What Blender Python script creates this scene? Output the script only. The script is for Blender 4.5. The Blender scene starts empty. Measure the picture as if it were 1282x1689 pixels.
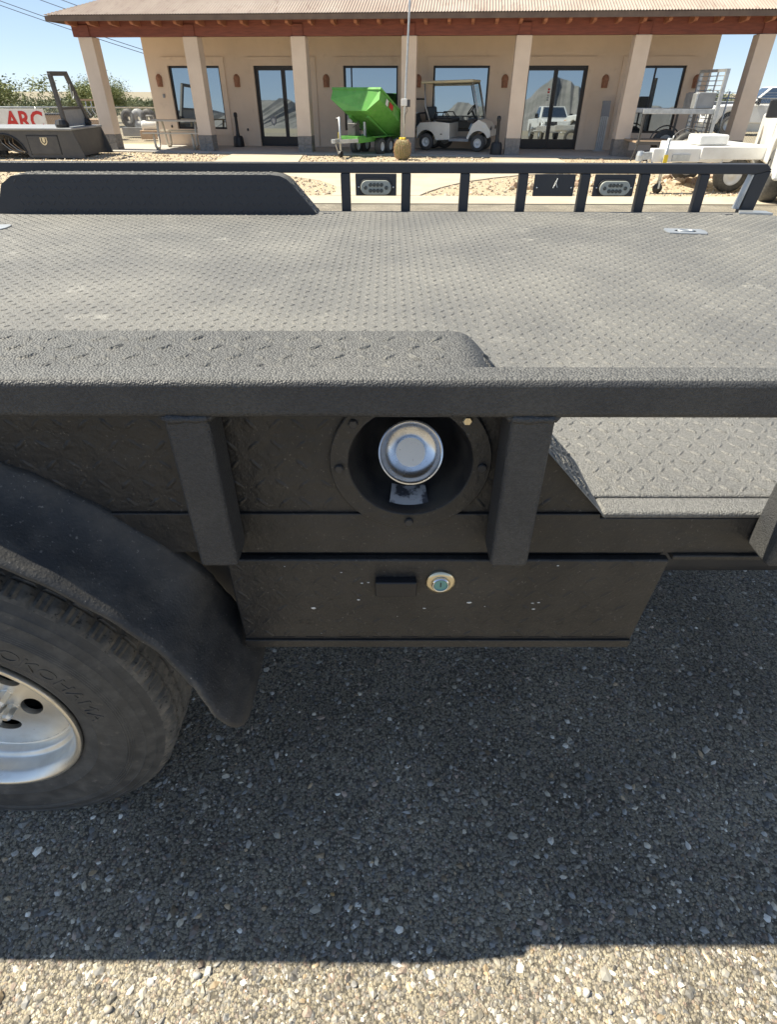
import bpy, bmesh, math, random
import numpy as np
from mathutils import Vector, Matrix
R = math.radians
rng = np.random.default_rng(7); random.seed(7)
scene = bpy.context.scene
col = scene.collection

# ------------------------------------------------------------------ camera, sky, sun, exposure
cam_d = bpy.data.cameras.new('camera'); cam = bpy.data.objects.new('camera', cam_d); col.objects.link(cam)
cam_d.sensor_fit = 'VERTICAL'; cam_d.sensor_height = 36.0; cam_d.lens = 932.0/1689.0*36.0
cam_d.clip_start = 0.05; cam_d.clip_end = 6000.0
def cam_axes(th, rho, psi):
    f = Vector((math.sin(psi)*math.cos(th), math.cos(psi)*math.cos(th), -math.sin(th)))
    r = Vector((math.cos(psi), -math.sin(psi), 0)); u = r.cross(f)
    return r*math.cos(rho)+u*math.sin(rho), u*math.cos(rho)-r*math.sin(rho), f
cr, cu, cf = cam_axes(R(36.61), R(0.198), R(0.22))
cam.matrix_world = Matrix(((cr.x, cu.x, -cf.x, 0), (cr.y, cu.y, -cf.y, 0), (cr.z, cu.z, -cf.z, 1.5), (0, 0, 0, 1)))
scene.camera = cam

SUN = Vector((-0.74, 0.135, 1.0)).normalized()
world = bpy.data.worlds.new('World'); scene.world = world; world.use_nodes = True
wn = world.node_tree.nodes; wl = world.node_tree.links
sky = wn.new('ShaderNodeTexSky'); sky.sky_type = 'NISHITA'; sky.sun_disc = False
sky.sun_elevation = math.asin(SUN.z); sky.sun_rotation = math.atan2(SUN.x, SUN.y)
sky.altitude = 400; sky.air_density = 0.55; sky.dust_density = 0.0; sky.ozone_density = 8.0
wn['Background'].inputs['Strength'].default_value = 0.15
gam = wn.new('ShaderNodeGamma'); gam.inputs['Gamma'].default_value = 0.5      # evens out the whole sky: the clear desert sky hardly pales towards the horizon
wl.new(sky.outputs[0], gam.inputs['Color']); wl.new(gam.outputs[0], wn['Background'].inputs['Color'])
sun_d = bpy.data.lights.new('sun', 'SUN'); sun_d.energy = 3.8; sun_d.angle = R(0.5); sun_d.color = (1.0, 0.925, 0.76)
sun_o = bpy.data.objects.new('sun', sun_d); col.objects.link(sun_o)
sun_o.rotation_euler = SUN.to_track_quat('Z', 'Y').to_euler(); sun_o.location = (-20, 3, 25)
vs = scene.view_settings
vs.view_transform = 'Standard'; vs.look = 'None'; vs.gamma = 1.0; vs.use_curve_mapping = False
vs.exposure = 1.38
scene.cycles.max_bounces = 8

# ------------------------------------------------------------------ materials
def mat(name, c, rough=0.6, metal=0.0, c2=None, scale=4.0, lo=0.4, hi=0.65, c3=None, scale3=60.0, lo3=0.62, hi3=0.7,
        bump=None, spec=0.5, detail=4.0, attr=None, stretch=None, coat=0.0, r2=None):
    m = bpy.data.materials.new(name); m.use_nodes = True
    n = m.node_tree.nodes; l = m.node_tree.links; b = n['Principled BSDF']
    b.inputs['Roughness'].default_value = rough; b.inputs['Metallic'].default_value = metal
    b.inputs['Specular IOR Level'].default_value = spec
    if coat: b.inputs['Coat Weight'].default_value = coat; b.inputs['Coat Roughness'].default_value = 0.08
    tc = n.new('ShaderNodeTexCoord'); src = tc.outputs['Object']
    if stretch:
        mp = n.new('ShaderNodeMapping'); mp.inputs['Scale'].default_value = stretch; l.new(src, mp.inputs['Vector']); src = mp.outputs[0]
    cur = None
    if attr:
        a = n.new('ShaderNodeAttribute'); a.attribute_name = attr; cur = a.outputs['Color']
    def layer(cur, colr, sc, lo, hi, det):
        t = n.new('ShaderNodeTexNoise'); t.inputs['Scale'].default_value = sc; t.inputs['Detail'].default_value = det
        t.inputs['Roughness'].default_value = 0.6; l.new(src, t.inputs['Vector'])
        mr = n.new('ShaderNodeMapRange'); mr.inputs['From Min'].default_value = lo; mr.inputs['From Max'].default_value = hi
        l.new(t.outputs['Fac'], mr.inputs['Value'])
        mx = n.new('ShaderNodeMix'); mx.data_type = 'RGBA'; l.new(mr.outputs[0], mx.inputs['Factor'])
        if cur is None: mx.inputs[6].default_value = (*c, 1)
        else: l.new(cur, mx.inputs[6])
        mx.inputs[7].default_value = (*colr, 1)
        return mx.outputs[2], mr.outputs[0]
    if c2 is not None:
        cur, f = layer(cur, c2, scale, lo, hi, detail)
        if r2 is not None:
            rm = n.new('ShaderNodeMapRange'); l.new(f, rm.inputs['Value']); rm.inputs['To Min'].default_value = rough; rm.inputs['To Max'].default_value = r2
            l.new(rm.outputs[0], b.inputs['Roughness'])
    if c3 is not None: cur, _ = layer(cur, c3, scale3, lo3, hi3, 3.0)
    if cur is None: b.inputs['Base Color'].default_value = (*c, 1)
    else: l.new(cur, b.inputs['Base Color'])
    prev = None
    for (sc, st, dist) in (bump or []):
        t = n.new('ShaderNodeTexNoise'); t.inputs['Scale'].default_value = sc; t.inputs['Detail'].default_value = 3.0; l.new(src, t.inputs['Vector'])
        bp = n.new('ShaderNodeBump'); bp.inputs['Strength'].default_value = st; bp.inputs['Distance'].default_value = dist
        l.new(t.outputs['Fac'], bp.inputs['Height'])
        if prev: l.new(prev, bp.inputs['Normal'])
        prev = bp.outputs[0]
    if prev: l.new(prev, b.inputs['Normal'])
    return m
def glass_mat(name, c=(0.012, 0.014, 0.016), refl=0.42, tint=(0.78, 0.86, 0.9)):
    m = bpy.data.materials.new(name); m.use_nodes = True
    n = m.node_tree.nodes; l = m.node_tree.links; b = n['Principled BSDF']
    b.inputs['Base Color'].default_value = (*c, 1); b.inputs['Roughness'].default_value = 0.05
    g = n.new('ShaderNodeBsdfGlossy'); g.inputs['Color'].default_value = (*tint, 1); g.inputs['Roughness'].default_value = 0.012
    mx = n.new('ShaderNodeMixShader'); mx.inputs[0].default_value = refl
    l.new(b.outputs[0], mx.inputs[1]); l.new(g.outputs[0], mx.inputs[2]); l.new(mx.outputs[0], n['Material Output'].inputs['Surface'])
    return m
def clear_mat(name):
    m = bpy.data.materials.new(name); m.use_nodes = True
    n = m.node_tree.nodes; l = m.node_tree.links; n.remove(n['Principled BSDF'])
    g = n.new('ShaderNodeBsdfGlossy'); g.inputs['Roughness'].default_value = 0.03; t = n.new('ShaderNodeBsdfTransparent'); t.inputs['Color'].default_value = (.86, .9, .9, 1)
    mx = n.new('ShaderNodeMixShader'); mx.inputs[0].default_value = 0.13
    l.new(t.outputs[0], mx.inputs[1]); l.new(g.outputs[0], mx.inputs[2]); l.new(mx.outputs[0], n['Material Output'].inputs['Surface'])
    return m
M = {}
def liner_mat(name, c, c2, scale, lo, hi, dust=None, grain=430.0, amp=0.28, rough=0.6, strength=0.65):
    m = mat(name, c, rough, c2=c2, scale=scale, lo=lo, hi=hi, c3=dust, scale3=9, lo3=0.63, hi3=0.82, spec=0.45, detail=6)
    n = m.node_tree.nodes; l = m.node_tree.links; b = n['Principled BSDF']; tc = n['Texture Coordinate']
    v = n.new('ShaderNodeTexVoronoi'); v.inputs['Scale'].default_value = grain; l.new(tc.outputs['Object'], v.inputs['Vector'])
    s = n.new('ShaderNodeSeparateColor'); l.new(v.outputs['Color'], s.inputs[0])
    r = n.new('ShaderNodeMapRange'); r.inputs['To Min'].default_value = 1-amp; r.inputs['To Max'].default_value = 1+amp; l.new(s.outputs[0], r.inputs['Value'])
    src = b.inputs['Base Color'].links[0].from_socket
    mx = n.new('ShaderNodeVectorMath'); mx.operation = 'SCALE'; l.new(src, mx.inputs[0]); l.new(r.outputs[0], mx.inputs['Scale']); l.new(mx.outputs[0], b.inputs['Base Color'])
    bp_ = n.new('ShaderNodeBump'); bp_.invert = True; bp_.inputs['Strength'].default_value = strength; bp_.inputs['Distance'].default_value = 0.0022; l.new(v.outputs['Distance'], bp_.inputs['Height']); l.new(bp_.outputs[0], b.inputs['Normal'])
    return m
M['deck'] = liner_mat('deck_liner', (0.145, 0.143, 0.137), (0.215, 0.208, 0.19), 2.3, 0.38, 0.75, dust=(0.30, 0.29, 0.265))
M['liner'] = liner_mat('side_liner', (0.044, 0.045, 0.048), (0.066, 0.065, 0.063), 9, 0.4, 0.7, grain=430.0, amp=0.22, rough=0.5, strength=0.5)
M['hump'] = liner_mat('box_liner', (0.098, 0.098, 0.095), (0.14, 0.137, 0.128), 5, 0.38, 0.72, grain=360.0, amp=0.3, strength=0.8)
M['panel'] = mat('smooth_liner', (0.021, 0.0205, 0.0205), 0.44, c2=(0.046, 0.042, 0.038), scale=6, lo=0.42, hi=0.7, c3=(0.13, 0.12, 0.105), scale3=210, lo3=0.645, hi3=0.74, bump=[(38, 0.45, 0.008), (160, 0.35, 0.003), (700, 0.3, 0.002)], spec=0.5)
M['fender'] = mat('fender_plastic', (0.034, 0.034, 0.035), 0.58, c2=(0.085, 0.079, 0.071), scale=24, lo=0.4, hi=0.8, c3=(0.17, 0.16, 0.145), scale3=190, lo3=0.635, hi3=0.74, bump=[(260, 0.35, 0.003), (45, 0.2, 0.004)], r2=0.65)
M['black'] = mat('black_plastic', (0.018, 0.018, 0.02), 0.45, bump=[(150, 0.2, 0.002)])
M['dark'] = mat('dark_steel', (0.03, 0.03, 0.032), 0.6, c2=(0.06, 0.055, 0.05), scale=6)
M['rubber'] = mat('tyre_rubber', (0.060, 0.059, 0.057), 0.6, c2=(0.120, 0.114, 0.104), scale=26, lo=0.42, hi=0.72, c3=(0.17, 0.155, 0.135), scale3=45, lo3=0.62, hi3=0.8, bump=[(160, 0.25, 0.002)], r2=0.8)
M['tread'] = mat('tyre_tread', (0.11, 0.104, 0.094), 0.85, c2=(0.21, 0.19, 0.16), scale=40, lo=0.42, hi=0.7, c3=(0.05, 0.048, 0.045), scale3=90, lo3=0.6, hi3=0.68, bump=[(140, 0.3, 0.003)])
M['rim'] = mat('rim_metal', (0.88, 0.86, 0.81), 0.36, 1.0, c2=(0.72, 0.69, 0.63), scale=14, lo=0.45, hi=0.75, c3=(0.45, 0.40, 0.33), scale3=120, lo3=0.68, hi3=0.78, bump=[(60, 0.06, 0.003)], r2=0.42)
M['capmetal'] = mat('cap_metal', (0.74, 0.75, 0.77), 0.24, 1.0, c2=(0.42, 0.42, 0.43), scale=18, lo=0.45, hi=0.7, c3=(0.16, 0.12, 0.09), scale3=160, lo3=0.68, hi3=0.74, r2=0.45)
M['capdisc'] = mat('cap_disc', (0.78, 0.78, 0.76), 0.6, c2=(0.28, 0.2, 0.13), scale=130, lo=0.64, hi=0.72)
M['bowl'] = mat('bowl_plastic', (0.022, 0.022, 0.025), 0.33, c2=(0.05, 0.048, 0.045), scale=20)
M['sticker'] = mat('worn_sticker', (0.05, 0.055, 0.07), 0.5, c2=(0.42, 0.43, 0.45), scale=55, lo=0.44, hi=0.54)
M['chrome'] = mat('chrome', (0.75, 0.76, 0.78), 0.16, 1.0)
M['brass'] = mat('lock_bezel', (0.70, 0.62, 0.45), 0.28, 1.0)
M['teal'] = mat('lock_core', (0.16, 0.36, 0.36), 0.35, 0.4)
M['flake'] = mat('paint_flake', (0.75, 0.74, 0.70), 0.7)
def asphalt_mat():
    m = bpy.data.materials.new('asphalt'); m.use_nodes = True; n = m.node_tree.nodes; l = m.node_tree.links; b = n['Principled BSDF']
    b.inputs['Roughness'].default_value = 0.9; tc = n.new('ShaderNodeTexCoord')
    def vor(sc):
        v = n.new('ShaderNodeTexVoronoi'); v.inputs['Scale'].default_value = sc; v.inputs['Randomness'].default_value = 1.0; l.new(tc.outputs['Object'], v.inputs['Vector'])
        s = n.new('ShaderNodeSeparateColor'); l.new(v.outputs['Color'], s.inputs[0]); return v, s
    def ramp(fac, stops):
        r = n.new('ShaderNodeValToRGB'); r.color_ramp.interpolation = 'CONSTANT'; e = r.color_ramp.elements
        e[0].position, e[0].color = stops[0][0], (*stops[0][1], 1); e[1].position, e[1].color = stops[1][0], (*stops[1][1], 1)
        for p, c in stops[2:]: x = e.new(p); x.color = (*c, 1)
        l.new(fac, r.inputs[0]); return r.outputs[0]
    v1, s1 = vor(150.0); v2, s2 = vor(420.0)
    big = ramp(s1.outputs[0], [(0.0, (0.233, 0.212, 0.175)), (0.25, (0.379, 0.330, 0.241)), (0.45, (0.321, 0.293, 0.255)), (0.6, (0.439, 0.379, 0.278)), (0.75, (0.278, 0.241, 0.205)), (0.86, (0.526, 0.482, 0.394)), (0.94, (0.394, 0.293, 0.227))])
    fine = ramp(s2.outputs[0], [(0.0, (0.351, 0.306, 0.227)), (0.4, (0.424, 0.372, 0.270)), (0.7, (0.278, 0.248, 0.197)), (0.9, (0.146, 0.131, 0.118))])
    no = n.new('ShaderNodeTexNoise'); no.inputs['Scale'].default_value = 26; no.inputs['Detail'].default_value = 5; l.new(tc.outputs['Object'], no.inputs['Vector'])
    mr = n.new('ShaderNodeMapRange'); mr.inputs['From Min'].default_value = 0.44; mr.inputs['From Max'].default_value = 0.60; l.new(no.outputs['Fac'], mr.inputs['Value'])
    mx = n.new('ShaderNodeMix'); mx.data_type = 'RGBA'; l.new(mr.outputs[0], mx.inputs['Factor']); l.new(big, mx.inputs[6]); l.new(fine, mx.inputs[7])
    # dark binder in the joints of the aggregate
    jr = n.new('ShaderNodeMapRange'); jr.inputs['From Min'].default_value = 0.50; jr.inputs['From Max'].default_value = 0.72; l.new(v1.outputs['Distance'], jr.inputs['Value'])
    ml = n.new('ShaderNodeMath'); ml.operation = 'MULTIPLY'; ml.inputs[1].default_value = 0.75; l.new(jr.outputs[0], ml.inputs[0])
    m2 = n.new('ShaderNodeMix'); m2.data_type = 'RGBA'; l.new(ml.outputs[0], m2.inputs['Factor']); l.new(mx.outputs[2], m2.inputs[6]); m2.inputs[7].default_value = (0.05, 0.045, 0.038, 1)
    ns = n.new('ShaderNodeTexNoise'); ns.inputs['Scale'].default_value = 2.2; ns.inputs['Detail'].default_value = 6; l.new(tc.outputs['Object'], ns.inputs['Vector'])
    sr = n.new('ShaderNodeMapRange'); sr.inputs['From Min'].default_value = 0.35; sr.inputs['From Max'].default_value = 0.65; sr.inputs['To Min'].default_value = 0.72; sr.inputs['To Max'].default_value = 1.12; l.new(ns.outputs['Fac'], sr.inputs['Value'])
    sm = n.new('ShaderNodeVectorMath'); sm.operation = 'SCALE'; l.new(m2.outputs[2], sm.inputs[0]); l.new(sr.outputs[0], sm.inputs['Scale'])
    l.new(sm.outputs[0], b.inputs['Base Color'])
    h = n.new('ShaderNodeMath'); h.operation = 'SUBTRACT'; l.new(no.outputs['Fac'], h.inputs[0]); l.new(v1.outputs['Distance'], h.inputs[1])
    b1 = n.new('ShaderNodeBump'); b1.inputs['Strength'].default_value = 0.65; b1.inputs['Distance'].default_value = 0.006; l.new(h.outputs[0], b1.inputs['Height'])
    b2 = n.new('ShaderNodeBump'); b2.inputs['Strength'].default_value = 0.7; b2.inputs['Distance'].default_value = 0.0025; b2.invert = True; l.new(v2.outputs['Distance'], b2.inputs['Height']); l.new(b1.outputs[0], b2.inputs['Normal'])
    l.new(b2.outputs[0], b.inputs['Normal']); return m
M['asphalt'] = asphalt_mat()
M['stone'] = mat('stone', (0.3, 0.28, 0.24), 0.48, attr='Col', c3=(0.46, 0.40, 0.29), scale3=70, lo3=0.55, hi3=0.95, bump=[(300, 0.3, 0.002)])
M['desert'] = mat('desert_soil', (0.31, 0.26, 0.19), 0.95, c2=(0.22, 0.20, 0.13), scale=0.3, bump=[(8, 0.4, 0.03)])
M['concrete'] = mat('concrete', (0.50, 0.43, 0.33), 0.85, c2=(0.43, 0.37, 0.28), scale=1.5, c3=(0.30, 0.27, 0.22), scale3=60, lo3=0.62, hi3=0.8, bump=[(120, 0.2, 0.003)])
M['slab'] = mat('slab_concrete', (0.42, 0.40, 0.37), 0.8, c2=(0.36, 0.345, 0.32), scale=1.2, bump=[(90, 0.15, 0.003)])
M['gravelbed'] = mat('gravel_bed', (0.50, 0.41, 0.27), 0.95, c2=(0.31, 0.25, 0.17), scale=22, c3=(0.55, 0.47, 0.36), scale3=45, lo3=0.55, hi3=0.65, bump=[(30, 0.9, 0.03)])
M['ceiling'] = mat('porch_ceiling_paint', (0.62, 0.52, 0.41), 0.85)
M['stucco'] = mat('stucco', (0.76, 0.61, 0.47), 0.92, c2=(0.70, 0.56, 0.43), scale=0.9, c3=(0.62, 0.49, 0.37), scale3=3.2, lo3=0.6, hi3=0.85, bump=[(70, 0.35, 0.006)])
M['colstucco'] = mat('column_stucco', (0.74, 0.61, 0.49), 0.92, c2=(0.68, 0.555, 0.44), scale=1.6, bump=[(70, 0.35, 0.006)])
M['block'] = mat('split_block', (0.27, 0.25, 0.23), 0.92, c2=(0.20, 0.185, 0.17), scale=14, bump=[(40, 0.9, 0.015)])
M['redwood'] = mat('red_beam', (0.235, 0.075, 0.052), 0.75, c2=(0.17, 0.055, 0.04), scale=3, stretch=(1, 8, 8), bump=[(30, 0.3, 0.004)])
M['rafter'] = mat('rafter_stain', (0.36, 0.15, 0.085), 0.75, c2=(0.28, 0.11, 0.06), scale=6)
M['soffit'] = mat('soffit_wood', (0.17, 0.12, 0.09), 0.75, c2=(0.13, 0.09, 0.07), scale=3)
M['roofmetal'] = mat('rusted_roof_metal', (0.37, 0.29, 0.235), 0.55, 0.15, c2=(0.44, 0.36, 0.30), scale=1.1, c3=(0.28, 0.205, 0.16), scale3=5, lo3=0.55, hi3=0.75, stretch=(1, 0.25, 1))
M['frame'] = mat('dark_bronze_frame', (0.022, 0.019, 0.018), 0.4)
M['glass'] = glass_mat('window_glass')
M['carglass'] = glass_mat('vehicle_glass', refl=0.3)
M['clear'] = clear_mat('clear_screen')
M['terra'] = mat('terracotta', (0.36, 0.18, 0.11), 0.85, c2=(0.26, 0.12, 0.07), scale=25, bump=[(60, 0.3, 0.004)])
M['green'] = mat('green_paint', (0.13, 0.40, 0.075), 0.42, c2=(0.10, 0.32, 0.06), scale=4, c3=(0.26, 0.33, 0.17), scale3=12, lo3=0.6, hi3=0.85, coat=0.15, r2=0.6)
M['galv'] = mat('galvanised_steel', (0.55, 0.57, 0.58), 0.45, 0.7, c2=(0.42, 0.44, 0.45), scale=9)
M['white'] = mat('white_paint', (0.78, 0.78, 0.76), 0.35, c2=(0.70, 0.69, 0.66), scale=3, coat=0.2)
M['cream'] = mat('cart_beige', (0.82, 0.80, 0.72), 0.35, c2=(0.76, 0.73, 0.65), scale=4, coat=0.3)
M['creamroof'] = mat('cart_roof', (0.66, 0.58, 0.38), 0.5)
M['seat'] = mat('black_vinyl', (0.03, 0.03, 0.03), 0.5)
M['grey'] = mat('grey_paint', (0.30, 0.31, 0.32), 0.5, c2=(0.25, 0.26, 0.27), scale=5)
M['body'] = mat('dark_grey_body', (0.075, 0.073, 0.072), 0.5, c2=(0.10, 0.095, 0.09), scale=3, bump=[(120, 0.15, 0.003)])
M['amber'] = mat('amber_lens', (0.75, 0.28, 0.03), 0.25)
M['red'] = mat('red_paint', (0.55, 0.035, 0.03), 0.5)
M['yellow'] = mat('yellow_tag', (0.75, 0.55, 0.03), 0.5)
M['cactus'] = mat('cactus_skin', (0.24, 0.23, 0.10), 0.7, c2=(0.33, 0.26, 0.15), scale=14)
M['spine'] = mat('cactus_spine', (0.52, 0.27, 0.16), 0.7, c2=(0.62, 0.45, 0.25), scale=9)
M['flower'] = mat('cactus_fruit', (0.80, 0.58, 0.05), 0.6)
M['leaf'] = mat('leaf', (0.17, 0.20, 0.07), 0.7, c2=(0.25, 0.27, 0.10), scale=1.2)
M['leafdark'] = mat('leaf_dark', (0.10, 0.125, 0.055), 0.7, c2=(0.16, 0.175, 0.085), scale=1.2)
M['bark'] = mat('bark', (0.16, 0.15, 0.08), 0.9)
M['table'] = mat('pale_metal', (0.66, 0.60, 0.49), 0.5)
M['hill'] = mat('hill_rock', (0.22, 0.21, 0.20), 0.95, c2=(0.15, 0.15, 0.14), scale=0.03)
M['wire'] = mat('cable', (0.04, 0.045, 0.05), 0.6)
M['tan'] = mat('tan_steel', (0.42, 0.30, 0.20), 0.7)
M['led'] = mat('led_reflector', (0.10, 0.105, 0.10), 0.25, 0.6)
M['lens'] = mat('lens_plastic', (0.42, 0.43, 0.38), 0.3, c2=(0.34, 0.35, 0.31), scale=40)
M['navy_and_shade'] = mat('liner_blue_black', (0.038, 0.040, 0.046), 0.5, bump=[(280, 0.5, 0.003)])  # far rail and plates; also stands in for shade on the far wheel box

# ------------------------------------------------------------------ helpers
def np_mesh(name, v, tris):
    me = bpy.data.meshes.new(name); v = np.asarray(v, np.float32); tris = np.asarray(tris, np.int32)
    me.vertices.add(len(v)); me.vertices.foreach_set('co', v.ravel())
    k = tris.shape[1]; me.loops.add(tris.size); me.loops.foreach_set('vertex_index', tris.ravel())
    me.polygons.add(len(tris)); me.polygons.foreach_set('loop_start', np.arange(0, tris.size, k, dtype=np.int32))
    me.update(calc_edges=True); return me
def tag(o, label=None, cat=None, group=None, kind=None):
    if label: o['label'] = label
    if cat: o['category'] = cat
    if group: o['group'] = group
    if kind: o['kind'] = kind
    return o
def empty(name, loc=(0, 0, 0), rz=0.0, label=None, cat=None, group=None):
    o = bpy.data.objects.new(name, None); col.objects.link(o); o.location = loc; o.rotation_euler = (0, 0, rz); o.empty_display_size = 0.1
    return tag(o, label, cat, group)
def link(name, me, m, parent=None, world_coords=False, smooth=False, bevel=0.0, seg=2):
    o = bpy.data.objects.new(name, me); col.objects.link(o)
    if m is not None and not me.materials: me.materials.append(M[m] if isinstance(m, str) else m)
    if parent is not None:
        o.parent = parent
        if world_coords: o.matrix_parent_inverse = (Matrix.Translation(parent.location) @ parent.rotation_euler.to_matrix().to_4x4()).inverted()
    if smooth: me.polygons.foreach_set('use_smooth', [True]*len(me.polygons))
    if bevel:
        md = o.modifiers.new('bevel', 'BEVEL'); md.width = bevel; md.segments = seg; md.limit_method = 'ANGLE'; md.angle_limit = R(40)
        me.polygons.foreach_set('use_smooth', [True]*len(me.polygons))
        md.harden_normals = True
    return o
class MB:
    def __init__(s): s.v = []; s.f = []
    def add(s, v, f):
        o = len(s.v); s.v += [tuple(p) for p in v]; s.f += [tuple(i+o for i in q) for q in f]; return s
    def box(s, x0, x1, y0, y1, z0, z1, m=None):
        v = [Vector(p) for p in ((x0,y0,z0),(x1,y0,z0),(x1,y1,z0),(x0,y1,z0),(x0,y0,z1),(x1,y0,z1),(x1,y1,z1),(x0,y1,z1))]
        if m is not None: v = [m @ p for p in v]
        return s.add(v, [(3,2,1,0),(4,5,6,7),(0,1,5,4),(1,2,6,5),(2,3,7,6),(3,0,4,7)])
    def bar(s, a, b, w, h, up=(0, 0, 1)):
        a = Vector(a); b = Vector(b); d = (b-a).normalized(); up = Vector(up)
        if abs(d.dot(up)) > 0.98: up = Vector((0, 1, 0))
        x = d.cross(up).normalized(); z = x.cross(d)
        v = []
        for p in (a, b):
            for i, j in ((-1,-1),(1,-1),(1,1),(-1,1)): v.append(p + x*(i*w/2) + z*(j*h/2))
        return s.add(v, [(0,1,2,3),(7,6,5,4),(0,4,5,1),(1,5,6,2),(2,6,7,3),(3,7,4,0)])
    def prism(s, pts, axis, a0, a1):
        # pts: polygon in the two remaining axes
        n = len(pts); v = []
        for a in (a0, a1):
            for p, q in pts:
                v.append({'x': (a, p, q), 'y': (p, a, q), 'z': (p, q, a)}[axis])
        return s.add(v, [tuple(range(n-1, -1, -1)), tuple(range(n, 2*n))] + [(i, (i+1) % n, n+(i+1) % n, n+i) for i in range(n)])
    def tube(s, pts, r, n=8, cap=True):
        pts = [Vector(p) for p in pts]; rs = r if isinstance(r, (list, tuple)) else [r]*len(pts); v = []; f = []
        d0 = (pts[1]-pts[0]).normalized(); up = Vector((0, 0, 1)) if abs(d0.z) < 0.9 else Vector((0, 1, 0))
        x = d0.cross(up).normalized()
        for i, p in enumerate(pts):
            d = (pts[min(i+1, len(pts)-1)]-pts[max(i-1, 0)]).normalized(); x = (x - d*x.dot(d)).normalized(); y = d.cross(x)
            for k in range(n):
                a = 2*math.pi*k/n; v.append(p + (x*math.cos(a)+y*math.sin(a))*rs[i])
        for i in range(len(pts)-1):
            for k in range(n): f.append((i*n+k, i*n+(k+1) % n, (i+1)*n+(k+1) % n, (i+1)*n+k))
        if cap: f += [tuple(range(n-1, -1, -1)), tuple(range((len(pts)-1)*n, len(pts)*n))]
        return s.add(v, f)
    def lathe(s, prof, axis='z', n=32, c=(0, 0, 0), mod=None, closed=False):
        # prof: (radius, along)
        v = []; f = []; m = len(prof); c = Vector(c)
        for k in range(n):
            a = 2*math.pi*k/n
            for j, (r, h) in enumerate(prof):
                if mod: r, h = mod(j, k, r, h)
                p, q = r*math.cos(a), r*math.sin(a)
                v.append(c + Vector({'x': (h, p, q), 'y': (p, h, q), 'z': (p, q, h)}[axis]))
        for k in range(n):
            for j in range(m-1 if not closed else m):
                f.append((k*m+j, ((k+1) % n)*m+j, ((k+1) % n)*m+(j+1) % m, k*m+(j+1) % m))
        return s.add(v, f)
    def disc(s, c, r, axis='y', t=0.003, n=16):
        return s.lathe([(0.0001, 0), (r, 0), (r, t), (0.0001, t)], axis, n, c)
    def tf(s, m): s.v = [tuple(m @ Vector(p)) for p in s.v]; return s
    def mesh(s, name):
        me = bpy.data.meshes.new(name); me.from_pydata(s.v, [], s.f)
        bm = bmesh.new(); bm.from_mesh(me); bmesh.ops.recalc_face_normals(bm, faces=bm.faces); bm.to_mesh(me); bm.free(); return me
    def build(s, name, m, parent=None, w=False, smooth=False, bevel=0.0, seg=2, auto=False):
        o = link(name, s.mesh(name), m, parent, w, smooth, bevel, seg)
        if auto:
            o.data.polygons.foreach_set('use_smooth', [True]*len(o.data.polygons)); o.data.set_sharp_from_angle(angle=R(35))
        return o
def top(o, label, cat, group=None): return tag(o, label, cat, group)
def struct(name, mb, m): return tag(mb.build(name, m), kind='structure')
def text_mesh(s, size, extrude, bold=0.0, shear=0.0):
    c = bpy.data.curves.new('t', 'FONT'); c.body = s; c.size = size; c.extrude = extrude; c.offset = bold; c.shear = shear; c.resolution_u = 3
    o = bpy.data.objects.new('t', c); col.objects.link(o); dg = bpy.context.evaluated_depsgraph_get()
    me = bpy.data.meshes.new_from_object(o.evaluated_get(dg)); bpy.data.objects.remove(o); bpy.data.curves.remove(c); me.materials.clear(); return me
def copy_tree(o, parent=None):
    c = o.copy(); col.objects.link(c); c.parent = parent
    if parent is not None: c.matrix_parent_inverse = o.matrix_parent_inverse.copy()
    for ch in list(o.children): copy_tree(ch, c)
    return c
ICO = None
def stones(name, pts, sz, cols, flat=(0.5, 0.9), jit=0.22, seed=1, tilt=True):
    global ICO
    if ICO is None:
        bm = bmesh.new(); bmesh.ops.create_icosphere(bm, subdivisions=1, radius=1.0)
        ICO = (np.array([v.co[:] for v in bm.verts]), np.array([[v.index for v in f.verts] for f in bm.faces])); bm.free()
    g = np.random.default_rng(seed); V, Fc = ICO; N = len(pts)
    v = V[None]*(1+g.uniform(-jit, jit, (N, len(V), 1)))
    sc = np.stack([g.uniform(0.75, 1.25, N), g.uniform(0.6, 1.0, N), g.uniform(flat[0], flat[1], N)], 1)
    v = v*sc[:, None, :]*np.asarray(sz)[:, None, None]
    a = g.uniform(0, 6.283, N); t = g.normal(0, 0.3, N) if tilt else np.zeros(N)
    ct, st = np.cos(t)[:, None], np.sin(t)[:, None]; y, z = v[..., 1]*ct-v[..., 2]*st, v[..., 1]*st+v[..., 2]*ct
    ca, sa = np.cos(a)[:, None], np.sin(a)[:, None]; x, y = v[..., 0]*ca-y*sa, v[..., 0]*sa+y*ca
    P = np.stack([x, y, z], -1)+np.asarray(pts)[:, None, :]
    T = (Fc[None]+(np.arange(N)*len(V))[:, None, None]).reshape(-1, 3)
    me = np_mesh(name, P.reshape(-1, 3), T)
    ca_ = me.color_attributes.new('Col', 'FLOAT_COLOR', 'POINT')
    cc = np.concatenate([np.repeat(np.asarray(cols), len(V), 0), np.ones((N*len(V), 1))], 1).astype(np.float32)
    ca_.data.foreach_set('color', cc.ravel()); me.polygons.foreach_set('use_smooth', [False]*len(me.polygons)); return me
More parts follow.
